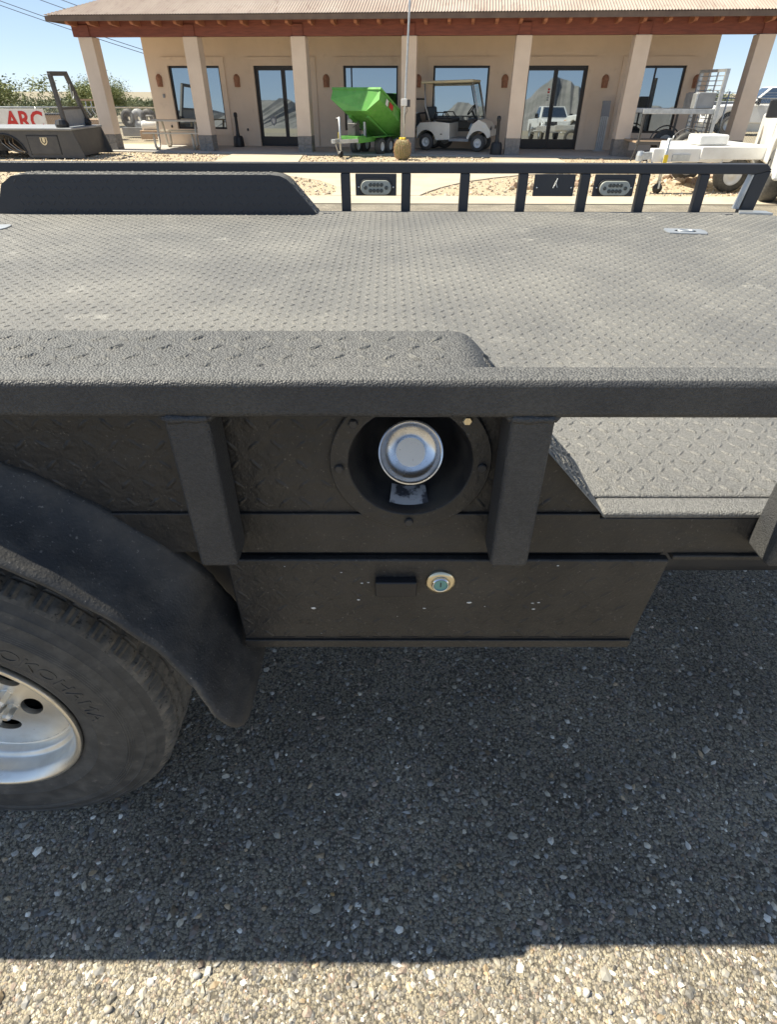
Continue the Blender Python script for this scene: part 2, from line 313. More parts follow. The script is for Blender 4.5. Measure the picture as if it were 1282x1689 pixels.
def lugs(name, origin, ex, ey, nx, ny, pitch, L, W, h, clip=None, seed=3):
    # herringbone raised tread: origin + i*pitch*ex + j*pitch*ey
    ex = np.array(ex, float); ey = np.array(ey, float); ez = np.cross(ex, ey)
    ang = np.arange(6)/6*2*np.pi
    base = np.stack([np.cos(ang)*L/2, np.sin(ang)*W/2], 1); topr = np.stack([np.cos(ang)*L/2*0.62, np.sin(ang)*W/2*0.45], 1)
    T = np.array([[k, (k+1) % 6, 6+(k+1) % 6] for k in range(6)]+[[k, 6+(k+1) % 6, 6+k] for k in range(6)]+[[6, 7, 8], [6, 8, 9], [6, 9, 10], [6, 10, 11]])
    I, J = np.meshgrid(np.arange(nx), np.arange(ny)); I = I.ravel(); J = J.ravel()
    th = np.where((I+J) % 2 == 0, np.radians(45), np.radians(-45))
    g = np.random.default_rng(seed); th = th+g.normal(0, 0.05, len(th)); hh = h*g.uniform(0.65, 1.1, len(th))
    u = I*pitch; w = J*pitch
    if clip is not None:
        k = clip(u, w); I, J, th, hh, u, w = I[k], J[k], th[k], hh[k], u[k], w[k]
    q = np.concatenate([base, topr], 0); zz = np.concatenate([np.full(6, -0.0006), np.ones(6)])
    c, s_ = np.cos(th)[:, None], np.sin(th)[:, None]
    a = q[None, :, 0]*c-q[None, :, 1]*s_+u[:, None]; b = q[None, :, 0]*s_+q[None, :, 1]*c+w[:, None]
    z = np.where(zz[None] > 0, hh[:, None], -0.0006)
    P = np.array(origin)[None, None]+a[..., None]*ex+b[..., None]*ey+z[..., None]*ez
    Tt = (T[None]+(np.arange(len(th))*12)[:, None, None]).reshape(-1, 3)
    me = np_mesh(name, P.reshape(-1, 3), Tt); me.polygons.foreach_set('use_smooth', [True]*len(me.polygons)); return me

# ------------------------------------------------------------------ setting: ground
g = MB(); g.add([(-2500, -2500, -0.06), (2500, -2500, -0.06), (2500, 2500, -0.06), (-2500, 2500, -0.06)], [(0, 1, 2, 3)]); struct('ground', g, 'desert')
g = MB(); n = 24
g.add([(-40, -40, 0), (40, -40, 0), (40, 10.62, 0), (-40, 10.62, 0)], [(0, 1, 2, 3)]); struct('asphalt_lot', g, 'asphalt')
struct('kerb', MB().box(-40, 40, 10.62, 11.5, -0.05, 0.015), 'concrete')
# planting bed sheet, walkways
struct('planting_bed', MB().add([(-40, 11.5, 0.0), (40, 11.5, 0.0), (40, 21.5, 0.0), (-40, 26, 0.0)], [(0, 1, 2, 3)]), 'gravelbed')
def poly_sheet(pts, z): return MB().prism(pts, 'z', z-0.03, z)
walk = [(-1.02, 11.5), (0.57, 11.5), (0.72, 11.9), (1.05, 12.6), (1.64, 13.5), (2.3, 14.15), (3.03, 14.7), (5.0, 15.4), (9.0, 15.9), (14, 15.8), (14, 16.9), (4.75, 17.45), (4.85, 19.6), (2.95, 19.8), (2.9, 17.65), (-2.35, 17.4), (-2.5, 20.2), (-4.6, 20.4), (-4.6, 17.3), (-6.5, 16.6), (-6.5, 15.4), (-4.2, 15.3), (-2.4, 14.6), (-1.4, 13.6), (-1.0, 12.7), (-0.95, 12.0)]
struct('concrete_walkway', poly_sheet(walk, 0.02), 'concrete')
B0 = Vector((-8.839, 21.01, 0)); BA = R(-6.198); BU = Vector((math.cos(BA), math.sin(BA), 0)); BV = Vector((-math.sin(BA), math.cos(BA), 0))
def bw(u, v, z=0.0): return B0 + BU*u + BV*v + Vector((0, 0, z))
def bpts(l): return [tuple(bw(u, v)[:2]) for u, v in l]
struct('porch_slab', MB().prism(bpts([(-0.6, -0.45), (19.4, -0.45), (19.4, 2.3), (-0.6, 2.3)]), 'z', -0.05, 0.03), 'slab')
# hills behind the photographer: they show in the window glass
def hills():
    mb = MB(); N = 420; v = []; hr_ = np.random.default_rng(2)
    for i in range(N+1):
        x = -1500+3000*i/N
        h = 26+18*math.sin(x*0.0051+0.6)+14*math.sin(x*0.0117+2)+8*math.sin(x*0.031)+5*math.sin(x*0.07)
        h += hr_.normal(0, 1.3)+3*math.sin(x*0.043+1)+26*math.exp(-((x-60)/90)**2)+12*math.exp(-((x-330)/130)**2)+30*math.exp(-((x+420)/200)**2)
        v += [(x, -1150+40*math.sin(x*0.01), -2), (x, -1350+hr_.normal(0, 12), max(8, h)), (x, -1700, -2)]
    f = []
    for i in range(N):
        for j in range(2): f.append((3*i+j, 3*i+3+j, 3*i+4+j, 3*i+1+j))
    mb.add(v, f); return mb
struct('hills', hills(), 'hill')

# loose and bedded stone in the asphalt
PAL = np.array([(0.30, 0.285, 0.26), (0.23, 0.225, 0.215), (0.40, 0.36, 0.29), (0.32, 0.25, 0.20), (0.26, 0.235, 0.19), (0.56, 0.53, 0.47), (0.15, 0.14, 0.13), (0.36, 0.27, 0.17)])
def ground_stones():
    N = 56000
    y = 0.2+1.9*rng.random(N)**1.35; x = (rng.random(N)*2-1)*(0.62+y*0.72)
    sz = 0.0019+0.0098*rng.random(N)**4.2
    big = rng.random(N) < 0.012; sz[big] *= 1.45
    proud = rng.random(N) < 0.10
    z = -sz*np.where(proud, rng.uniform(-0.1, 0.3, N), rng.uniform(0.2, 0.62, N))
    c = PAL[rng.choice(8, N, p=[.17, .17, .16, .1, .15, .09, .1, .06])]*rng.uniform(0.6, 1.0, (N, 1))*rng.choice([0.7, 1.15, 2.0], (N, 1), p=[.3, .4, .3])
    return stones('stone_aggregate', np.stack([x, y, z], 1), sz, c, flat=(0.35, 0.75), jit=0.3, seed=11)
o = link('stone_aggregate', ground_stones(), 'stone'); tag(o, 'small mixed stones bedded in the worn asphalt', 'gravel', kind='stuff')
for (x, y, s, c, lab) in ((0.415, 0.345, 0.0125, (0.62, 0.57, 0.50), 'largest pale loose stone on the sunlit strip at the lower right'),
                          (-0.40, 0.375, 0.0105, (0.45, 0.44, 0.42), 'grey and white loose stone on the sunlit strip at the lower left'),
                          (0.455, 0.315, 0.0085, (0.38, 0.36, 0.36), 'grey loose stone just below the largest pale stone'),
                          (-0.125, 0.525, 0.0075, (0.42, 0.27, 0.11), 'orange brown loose stone in the shade below the toolbox'),
                          (-0.565, 0.32, 0.0105, (0.52, 0.46, 0.38), 'tan loose stone at the lower left corner of the asphalt')):
    o = link('loose_stone', stones('loose_stone', [(0, 0, s*0.35)], [s], [c], seed=int(s*1e5)+3), 'stone', smooth=False)
    o.location = (x, y, 0); md = o.modifiers.new('sub', 'SUBSURF'); md.levels = 1; md.render_levels = 2
    top(o, lab, 'stone', 'loose stones on the asphalt')
# gravel of the planting bed
def bed_stones():
    P = []
    tri = [(a, b) for a, b in walk]
    def inside(px, py):
        c = False; j = len(tri)-1
        for i in range(len(tri)):
            (xi, yi), (xj, yj) = tri[i], tri[j]
            if (yi > py) != (yj > py) and px < (xj-xi)*(py-yi)/(yj-yi)+xi: c = not c
            j = i
        return c
    while len(P) < 9000:
        y = random.uniform(11.55, 20.8); x = random.uniform(-0.85*y+1, 0.75*y)
        d = (Vector((x, y, 0))-B0).dot(BV)
        if d > -0.5 or inside(x, y): continue
        P.append((x, y, random.uniform(-0.005, 0.012)))
    P = np.array(P); N = len(P); sz = 0.014+0.03*rng.random(N)**3
    c = np.array([(0.46, 0.37, 0.25), (0.55, 0.47, 0.36), (0.36, 0.27, 0.18), (0.42, 0.30, 0.22), (0.6, 0.53, 0.42)])[rng.integers(0, 5, N)]*rng.uniform(0.75, 1.1, (N, 1))
    return stones('bed_gravel', P, sz, c, seed=5)
o = link('bed_gravel', bed_stones(), 'stone'); tag(o, 'tan decorative gravel of the planting beds in front of the building', 'gravel', kind='stuff')
def boulders():
    P = []; S = []
    for (cx, cy, n, rx, ry) in ((4.4, 13.2, 26, 0.9, 0.35), (5.2, 13.6, 20, 0.8, 0.35), (6.2, 13.4, 16, 0.9, 0.3), (3.4, 12.9, 10, 0.5, 0.25), (2.7, 12.6, 16, 0.35, 0.2), (8, 14, 12, 1, .4)):
        for _ in range(n):
            P.append((cx+random.uniform(-rx, rx), cy+random.uniform(-ry, ry), random.uniform(0.0, 0.05))); S.append(random.uniform(0.05, 0.13))
    c = np.array([(0.44, 0.33, 0.22), (0.36, 0.25, 0.17), (0.5, 0.40, 0.29)])[rng.integers(0, 3, len(P))]
    return stones('rock_pile', P, S, c, seed=9)
o = link('rock_pile', boulders(), 'stone'); tag(o, 'heap of broken tan rocks in the bed behind the far rail', 'rocks', kind='stuff')

# ------------------------------------------------------------------ the flatbed truck
T = empty('flatbed_truck', (-0.4, 1.85, 0), 0, 'black coated flatbed truck with tread plate deck and side rails in the foreground', 'truck')
X0, X1 = -2.6, 1.9
YN, YF = 0.650, 3.20           # deck edges
ZD = 1.018
def part(name, mb, m, parent=T, **k): return mb.build(name, m, parent, True, **k)
def sub(name, mb, m, parent, **k):
    o = mb.build(name, m, None, **k); o.parent = parent; return o     # parts are children of T in world coordinates; sub-parts share the part's frame
def tpart(name, me, m, parent=T):
    return link(name, me, m, parent, True)
deck = part('deck', MB().box(X0, X1, YN+0.038, YF-0.03, ZD-0.02, ZD+0.002), 'deck', bevel=0.004)
nx = int((X1-X0)/0.026); ny = int((YF-YN-0.1)/0.026)
lg = lugs('raised_tread', (X0+0.02, YN+0.056, ZD+0.002), (1, 0, 0), (0, 1, 0), nx, ny, 0.026, 0.0245, 0.0078, 0.0025,
          clip=lambda u, w: ~((u+X0 < 0.30) & (w < 0.10)) & ~((u+X0 < -0.38) & (w > YF-YN-0.056-0.15)))
o = link('raised_tread', lg, 'deck', None); o.parent = deck; tag(o, kind='stuff')
def frame_side(y0, y1):
    return MB().box(X0, X1, y0, y1, 0.940, ZD)
part('deck_frame', MB().prism([(X0, 0.940), (X1, 0.940), (X1, ZD-0.012), (0.309, ZD-0.012), (0.309, ZD-0.0045), (X0, ZD-0.0045)], 'y', YN, YN+0.0375), 'panel', bevel=0.002)
part('deck_edge', MB().box(0.310, X1, YN-0.002, YN+0.0376, ZD-0.0118, ZD), 'deck', bevel=0.0055, seg=3)
part('deck_frame', frame_side(YF-0.0295, YF), 'liner', bevel=0.006)
part('deck_frame_lip', MB().box(0.433, 1.9, YN-0.006, YN+0.06, 0.930, 0.9395), 'panel', bevel=0.003)
# top rails
nr = part('side_rail', MB().box(X0, X1, 0.590, 0.637, 1.195, 1.243), 'liner', bevel=0.009, seg=3)
nr.data.materials.append(M['hump']); nr.data.polygons[1].material_index = 1      # lighter top over darker sides: sun and shade put into the colour
FZ0, FZ1 = 1.182, 1.2255
fr = part('side_rail', MB().prism([(X0, FZ0), (1.80, FZ0), (1.825, FZ0+0.004), (1.88, FZ0+0.018), (1.85, FZ1), (X0, FZ1)], 'y', YF, YF+0.048), 'navy_and_shade', bevel=0.005)
for xc in (-1.9, -1.3, -0.75, -0.2355, 0.172, 0.562, 0.95, 1.35, 1.75):
    part('rail_post', MB().box(xc-0.0265, xc+0.0265, 0.5925, 0.6502, 0.962, 1.1955), 'liner', bevel=0.007, seg=3)
    wp = [Vector(q) for q in ((xc-0.029, 0.640, 1.1945), (xc-0.028, 0.60, 1.194), (xc-0.02, 0.5935, 1.194), (xc+0.02, 0.5935, 1.194), (xc+0.028, 0.60, 1.194), (xc+0.029, 0.640, 1.1945))]
    wq = [wp[j].lerp(wp[j+1], t/6) for j in range(5) for t in range(6)]+[wp[5]]
    part('weld_bead', MB().tube(wq, [random.uniform(0.0038, 0.0066) for _ in wq], 6), 'liner', smooth=True)
for xc in (-0.206, 0.094, 0.385, 0.673, 0.979, 1.272, 1.565):
    part('rail_post', MB().box(xc-0.023, xc+0.023, YF+0.0025, YF+0.045, 0.95, FZ0+0.0005), 'navy_and_shade', bevel=0.006)
part('rail_post', MB().prism([(1.78, 0.95), (1.845, 0.95), (1.88, FZ0+0.016), (1.803, FZ0+0.0005)], 'y', YF+0.0025, YF+0.045), 'navy_and_shade', bevel=0.004)
# wheel boxes
def ray_poly(c, a, poly):
    d = (math.cos(a), math.sin(a)); best = None
    for i in range(len(poly)):
        p, q = poly[i], poly[(i+1) % len(poly)]; ex, ey = q[0]-p[0], q[1]-p[1]
        det = d[0]*(-ey)-d[1]*(-ex)
        if abs(det) < 1e-12: continue
        rx, ry = p[0]-c[0], p[1]-c[1]
        t = (rx*(-ey)-ry*(-ex))/det; s = (d[0]*ry-d[1]*rx)/det
        if t > 1e-9 and -1e-6 <= s <= 1+1e-6 and (best is None or t < best): best = t
    return (c[0]+d[0]*best, c[1]+d[1]*best)
def holed(poly, c, rx, ry=None, n=40, rot=0.0):
    ry = ry or rx; A = sorted([2*math.pi*k/n for k in range(n)]+[math.atan2(p[1]-c[1], p[0]-c[0]) % (2*math.pi) for p in poly])
    out = [ray_poly(c, a, poly) for a in A]; inn = []
    for a in A:
        b = a-rot; r = rx*ry/math.hypot(ry*math.cos(b), rx*math.sin(b)); inn.append((c[0]+r*math.cos(a), c[1]+r*math.sin(a)))
    m = len(A); return out+inn, [(i, (i+1) % m, m+(i+1) % m, m+i) for i in range(m)], inn
prof = [(0.312, ZD-0.004), (0.130, 1.211), (0.121, 1.220), (0.111, 1.2275), (0.101, 1.2310), (0.09, 1.232)]
def wheel_box(y_out, y_in, profile, xl):
    mb = MB(); P = profile+[(xl, profile[-1][1])]; v = []; f = []
    for i, (x, z) in enumerate(P): v += [(x, y_out, z), (x, y_in, z)]
    for i in range(len(P)-1): f.append((2*i, 2*i+1, 2*i+3, 2*i+2))
    mb.add(v, f)
    mb.add([(x, y_in, z) for x, z in P]+[(xl, y_in, ZD-0.004)], [tuple(range(len(P)+1))]); return mb
wb = part('wheel_box', wheel_box(0.6375, 0.785, prof, X0), 'hump', auto=True)
lt = lugs('raised_tread', (-1.2, 0.655, 1.232), (1, 0, 0), (0, 1, 0), 41, 4, 0.0325, 0.029, 0.0095, 0.0026, clip=lambda u, w: (u < 1.285) & (w < 0.115), seed=5)
o = link('raised_tread', lt, 'hump', None); o.parent = wb; tag(o, kind='stuff')
# treads on the sloping end
sx = Vector((0.312-0.130, 0, ZD-0.004-1.211)).normalized()
ls = lugs('raised_tread', (0.137, 0.655, 1.2034), tuple(sx), (0, 1, 0), 10, 5, 0.027, 0.028, 0.009, 0.003, clip=lambda u, w: u < 0.235, seed=6)
o = link('raised_tread', ls, 'hump', None); o.parent = wb; tag(o, kind='stuff')
FC = (0.032, 1.100)
pB = [(-0.12, ZD-0.004), (0.130, ZD-0.004), (0.130, 1.211), (0.121, 1.220), (0.111, 1.2275), (0.101, 1.2310), (0.09, 1.232), (-0.12, 1.232)]
pv, pf, inn = holed(pB, FC, 0.0845, n=48)
sp = MB(); YP = 0.655
sp.add([(x, YP, z) for x, z in pv], pf)
sp.add([(X0, YP, ZD-0.004), (-0.12, YP, ZD-0.004), (-0.12, YP, 1.232), (X0, YP, 1.232)], [(0, 1, 2, 3)])
sp.add([(0.130, YP, ZD-0.004), (0.312, YP, ZD-0.004), (0.130, YP, 1.211)], [(0, 1, 2)])
pan = part('side_panel', sp, 'panel')
lp = lugs('raised_tread', (-1.2, YP, ZD+0.012), (1, 0, 0), (0, 0, 1), 48, 7, 0.031, 0.03, 0.009, 0.0014, clip=lambda u, w: (np.hypot(u-1.2-FC[0], w+ZD+0.012-FC[1]) > 0.122) & (w+ZD+0.012 < 1.21) & ~((u-1.2 > 0.13) & (w > 0.02)), seed=8)
o = link('raised_tread', lp, 'panel', None); o.parent = pan; tag(o, kind='stuff')
# far wheel box
profF = [(-0.335, ZD-0.004), (-0.455, 1.150), (-0.477, 1.170), (-0.505, 1.182), (-0.545, 1.187), (-1.70, 1.187), (-1.77, 1.180), (-1.83, 1.145), (-1.90, ZD-0.004)]
fb = MB(); v = []; f = []
for x, z in profF: v += [(x, 3.075, z), (x, YF-0.003, z)]
for i in range(len(profF)-1): f.append((2*i, 2*i+1, 2*i+3, 2*i+2))
fb.add(v, f); fb.add([(x, 3.075, z) for x, z in profF], [tuple(range(len(profF)))])
fwb = part('wheel_box', fb, 'hump', auto=True); fwb.data.materials.append(M['navy_and_shade']); fwb.data.polygons[len(fwb.data.polygons)-1].material_index = 1  # inner face darker than the top: its shade is put into the colour
lf = lugs('raised_tread', (-1.72, 3.088, 1.187), (1, 0, 0), (0, 1, 0), 40, 4, 0.0305, 0.034, 0.011, 0.0032, clip=lambda u, w: u < 1.18, seed=15)
o = link('raised_tread', lf, 'hump', None); o.parent = fwb; tag(o, kind='stuff')
ls2 = Vector((0.120, 0, ZD-0.004-1.150)).normalized()
lf2 = lugs('raised_tread', (-0.449, 3.09, 1.1435), tuple(ls2), (0, 1, 0), 6, 4, 0.03, 0.032, 0.010, 0.0032, clip=lambda u, w: u < 0.17, seed=16)
o = link('raised_tread', lf2, 'hump', None); o.parent = fwb; tag(o, kind='stuff')
lf3 = lugs('raised_tread', (-1.76, 3.075, ZD+0.018), (1, 0, 0), (0, 0, 1), 46, 5, 0.031, 0.030, 0.010, 0.0022, clip=lambda u, w: (u-1.76 < -0.37-w*0.8), seed=17)
o = link('raised_tread', lf3, 'navy_and_shade', None); o.parent = fwb; tag(o, kind='stuff')
# fuel filler
fl = part('fuel_filler', MB().lathe([(0.0835, 0.653), (0.0835, 0.6475), (0.085, 0.646), (0.1075, 0.646), (0.109, 0.6475), (0.109, 0.6545)], 'y', 64, (FC[0], 0, FC[1])), 'panel', auto=True)
sub('filler_bowl', MB().lathe([(0.0838, 0.6475), (0.082, 0.652), (0.078, 0.672), (0.070, 0.705), (0.058, 0.728), (0.04, 0.738), (0.0002, 0.739)], 'y', 64, (FC[0], 0, FC[1])), 'bowl', fl, smooth=True)
ct = Matrix.Translation((FC[0]+0.001, 0.676, FC[1]+0.0005)) @ Matrix.Rotation(R(90-24), 4, 'X')
cap = sub('fuel_cap', MB().lathe([(0.0002, -0.002), (0.0208, -0.002), (0.0214, -0.004), (0.0217, -0.0085), (0.025, -0.0080), (0.030, -0.0062), (0.035, -0.0030), (0.0385, 0.0010), (0.0405, 0.0045), (0.0425, 0.006), (0.0444, 0.0055), (0.0447, 0.004), (0.0447, -0.014), (0.042, -0.02), (0.03, -0.024), (0.03, -0.05)], 'z', 64).tf(ct), 'capmetal', fl, auto=True)
sub('cap_disc', MB().lathe([(0.0002, -0.0014), (0.0199, -0.0014), (0.0204, -0.0019)], 'z', 40).tf(ct), 'capdisc', fl)
for a in (141, 184, 270, 357, 43):
    x, z = FC[0]+0.0965*math.cos(R(a)), FC[1]+0.0965*math.sin(R(a))
    sub('bolt', MB().lathe([(0.0001, -0.0046), (0.0052, -0.0046), (0.0066, -0.003), (0.0066, 0.001)], 'y', 6 if a != 357 else 12, (x, 0.646, z)), 'dark' if a != 43 else 'brass', fl)
for a in (222, 322):
    x, z = FC[0]+0.056*math.cos(R(a)), FC[1]+0.012+0.056*math.sin(R(a))
    sub('screw', MB().lathe([(0.0001, -0.005), (0.003, -0.0045), (0.0045, -0.002), (0.0045, 0.02)], 'y', 12, (x, 0.712, z)), 'chrome' if a == 222 else 'dark', fl, smooth=True)
st = MB(); v = []; f = []
for j in range(5):
    yy = 0.662+0.034*j/4; rr = 0.0765-0.0075*j/4 - 0.0008 + (0.0032 if j == 0 else 0.0012 if j == 1 else 0.0)
    for i in range(9):
        a = R(270-21+42*i/8); v.append((FC[0]+rr*math.cos(a), yy, FC[1]+rr*math.sin(a)))
for j in range(4):
    for i in range(8): f.append((j*9+i, j*9+i+1, j*9+10+i, j*9+9+i))
sub('warning_sticker', st.add(v, f), 'sticker', fl)
# under-deck toolbox
tb = part('toolbox', MB().prism([(-0.243, 0.936), (0.428, 0.936), (0.415, 0.74), (-0.24, 0.74)], 'y', 0.662, 1.05), 'panel', bevel=0.004)
lid = sub('toolbox_lid', MB().prism([(-0.245, 0.930), (0.432, 0.930), (0.417, 0.737), (-0.242, 0.737)], 'y', 0.645, 0.6605), 'panel', tb, bevel=0.004, seg=3)
lt2 = lugs('raised_tread', (-0.23, 0.6452, 0.765), (1, 0, 0), (0, 0, 1), 22, 6, 0.0305, 0.03, 0.009, 0.0012, clip=lambda u, w: ~((u > 0.19) & (u < 0.35) & (w > 0.05)) & (u < 0.635), seed=12)
o = link('raised_tread', lt2, 'panel', None); o.parent = tb; tag(o, kind='stuff')
sub('lid_lip', MB().prism([(-0.241, 0.752), (0.4165, 0.752), (0.4155, 0.7345), (-0.241, 0.7345)], 'y', 0.6405, 0.6448), 'panel', tb, bevel=0.0015)
for i in range(11):
    x = -0.19+i*0.0545+random.uniform(-.003, .003); sub('lip_slot', MB().box(x, x+0.036+random.uniform(-.006, .003), 0.6442, 0.6455, 0.7535, 0.7568), 'black', tb)
sub('finger_pull', MB().box(-0.018, 0.047, 0.630, 0.6453, 0.865, 0.896), 'black', tb, bevel=0.003)
lk = sub('lock', MB().lathe([(0.0140, 0.6400), (0.0150, 0.6385), (0.0165, 0.6385), (0.0222, 0.6405), (0.0230, 0.6420), (0.0232, 0.6455)], 'y', 40, (0.084, 0, 0.886)), 'brass', tb, smooth=True)
sub('lock_sleeve', MB().lathe([(0.0106, 0.6375), (0.0112, 0.6350), (0.0125, 0.6345), (0.0138, 0.6360), (0.0142, 0.6400)], 'y', 36, (0.084, 0, 0.8855)), 'chrome', tb, auto=True)
sub('lock_core', MB().lathe([(0.0001, 0.6368), (0.0104, 0.6368), (0.0107, 0.638)], 'y', 32, (0.084, 0, 0.8855)), 'teal', tb)
sub('keyway', MB().box(0.0832, 0.0848, 0.6361, 0.6369, 0.8815, 0.8905), 'black', tb)
fv = []; ff = []
for k in range(15):
    x = random.uniform(-0.19, 0.40); z = random.uniform(0.765, 0.92) if k > 6 else random.uniform(0.82, 0.84); s = random.uniform(0.0008, 0.0022) if k > 5 else random.uniform(0.002, 0.0045)
    m = 5; a0 = random.random()*6; o_ = len(fv)
    for i in range(m):
        a = a0+6.283*i/m; fv.append((x+s*1.4*math.cos(a)*random.uniform(.6, 1.2), 0.6446, z+s*0.7*math.sin(a)*random.uniform(.6, 1.2)))
    fv.append((x, 0.6436, z))
    for i in range(m): ff.append((o_+i, o_+(i+1) % m, o_+m))
cv = []; cf_ = []
for k in range(46):
    x = random.choice([random.uniform(-0.19, -0.05), random.uniform(0.2, 0.40), random.uniform(-0.19, 0.4)]); z = random.uniform(0.78, 0.925); L_ = random.uniform(0.003, 0.011); a = R(random.choice([-25, 20])+random.gauss(0, 15)); w_ = random.uniform(0.0004, 0.0012); o_ = len(cv)
    dx, dz = math.cos(a)*L_, math.sin(a)*L_
    cv += [(x-dx, 0.6447, z-dz), (x, 0.6447, z+w_+0.001), (x+dx, 0.6447, z+dz), (x, 0.6447, z-w_+0.001)]; cf_.append((o_, o_+1, o_+2, o_+3))
tag(sub('coating_cracks', MB().add(cv, cf_), 'black', tb), kind='stuff')
fl_o = sub('paint_chips', MB().add(fv, ff), 'flake', tb); tag(fl_o, kind='stuff')
# fender arch
WX, WZ = -0.893, 0.429
fe = MB(); v = []; f = []; NA = 90
def lerp(a, b, t): return a+(b-a)*max(0, min(1, t))
for i in range(NA+1):
    a = 20.3+(168-20.3)*(i/NA)**1.5
    yo = float(np.interp(a, [20.3, 20.6, 21.4, 22.2, 23.2, 24.5, 26, 29, 33, 37, 43, 50, 60, 90, 105, 120, 135, 150, 168], [0.540, 0.530, 0.519, 0.512, 0.507, 0.504, 0.504, 0.512, 0.526, 0.533, 0.536, 0.538, 0.541, 0.546, 0.545, 0.539, 0.525, 0.508, 0.50]))
    t = max(0.0, min(1.0, (a-28)/12.0)); t = t*t*(3-2*t)
    flat_ = [(0.712, 0.712), (0.708, 0.7155), (0.700, 0.716), (0.685, 0.7155), (lerp(0.675, yo, 0.3), 0.7155), (lerp(0.675, yo, 0.55), 0.715), (lerp(0.675, yo, 0.8), 0.714), (yo+0.006, 0.713), (yo+0.001, 0.710), (yo, 0.705), (yo+0.003, 0.701), (yo+0.02, 0.702), (0.70, 0.702)]
    full = [(0.665, 0.766), (0.652, 0.7665), (0.646, 0.763), (0.641, 0.752), (0.630, 0.740), (0.612, 0.727), (0.590, 0.719), (yo+0.008, 0.7135), (yo+0.001, 0.710), (yo, 0.704), (yo+0.003, 0.700), (yo+0.02, 0.702), (0.70, 0.702)]
    for (y0, r0), (y1, r1) in zip(flat_, full):
        y_, r_ = lerp(y0, y1, t), lerp(r0, r1, t); wob = 0.0012*math.sin(a*0.9)+0.0008*math.sin(a*2.3+1)
        v.append((WX+(r_+wob)*math.cos(R(a)), y_, WZ+(r_+wob)*math.sin(R(a))))
k = 13
for i in range(NA):
    for j in range(k-1): f.append((i*k+j, i*k+j+1, (i+1)*k+j+1, (i+1)*k+j))
f.append(tuple(range(k)))
part('fender', fe.add(v, f), 'fender', smooth=True)
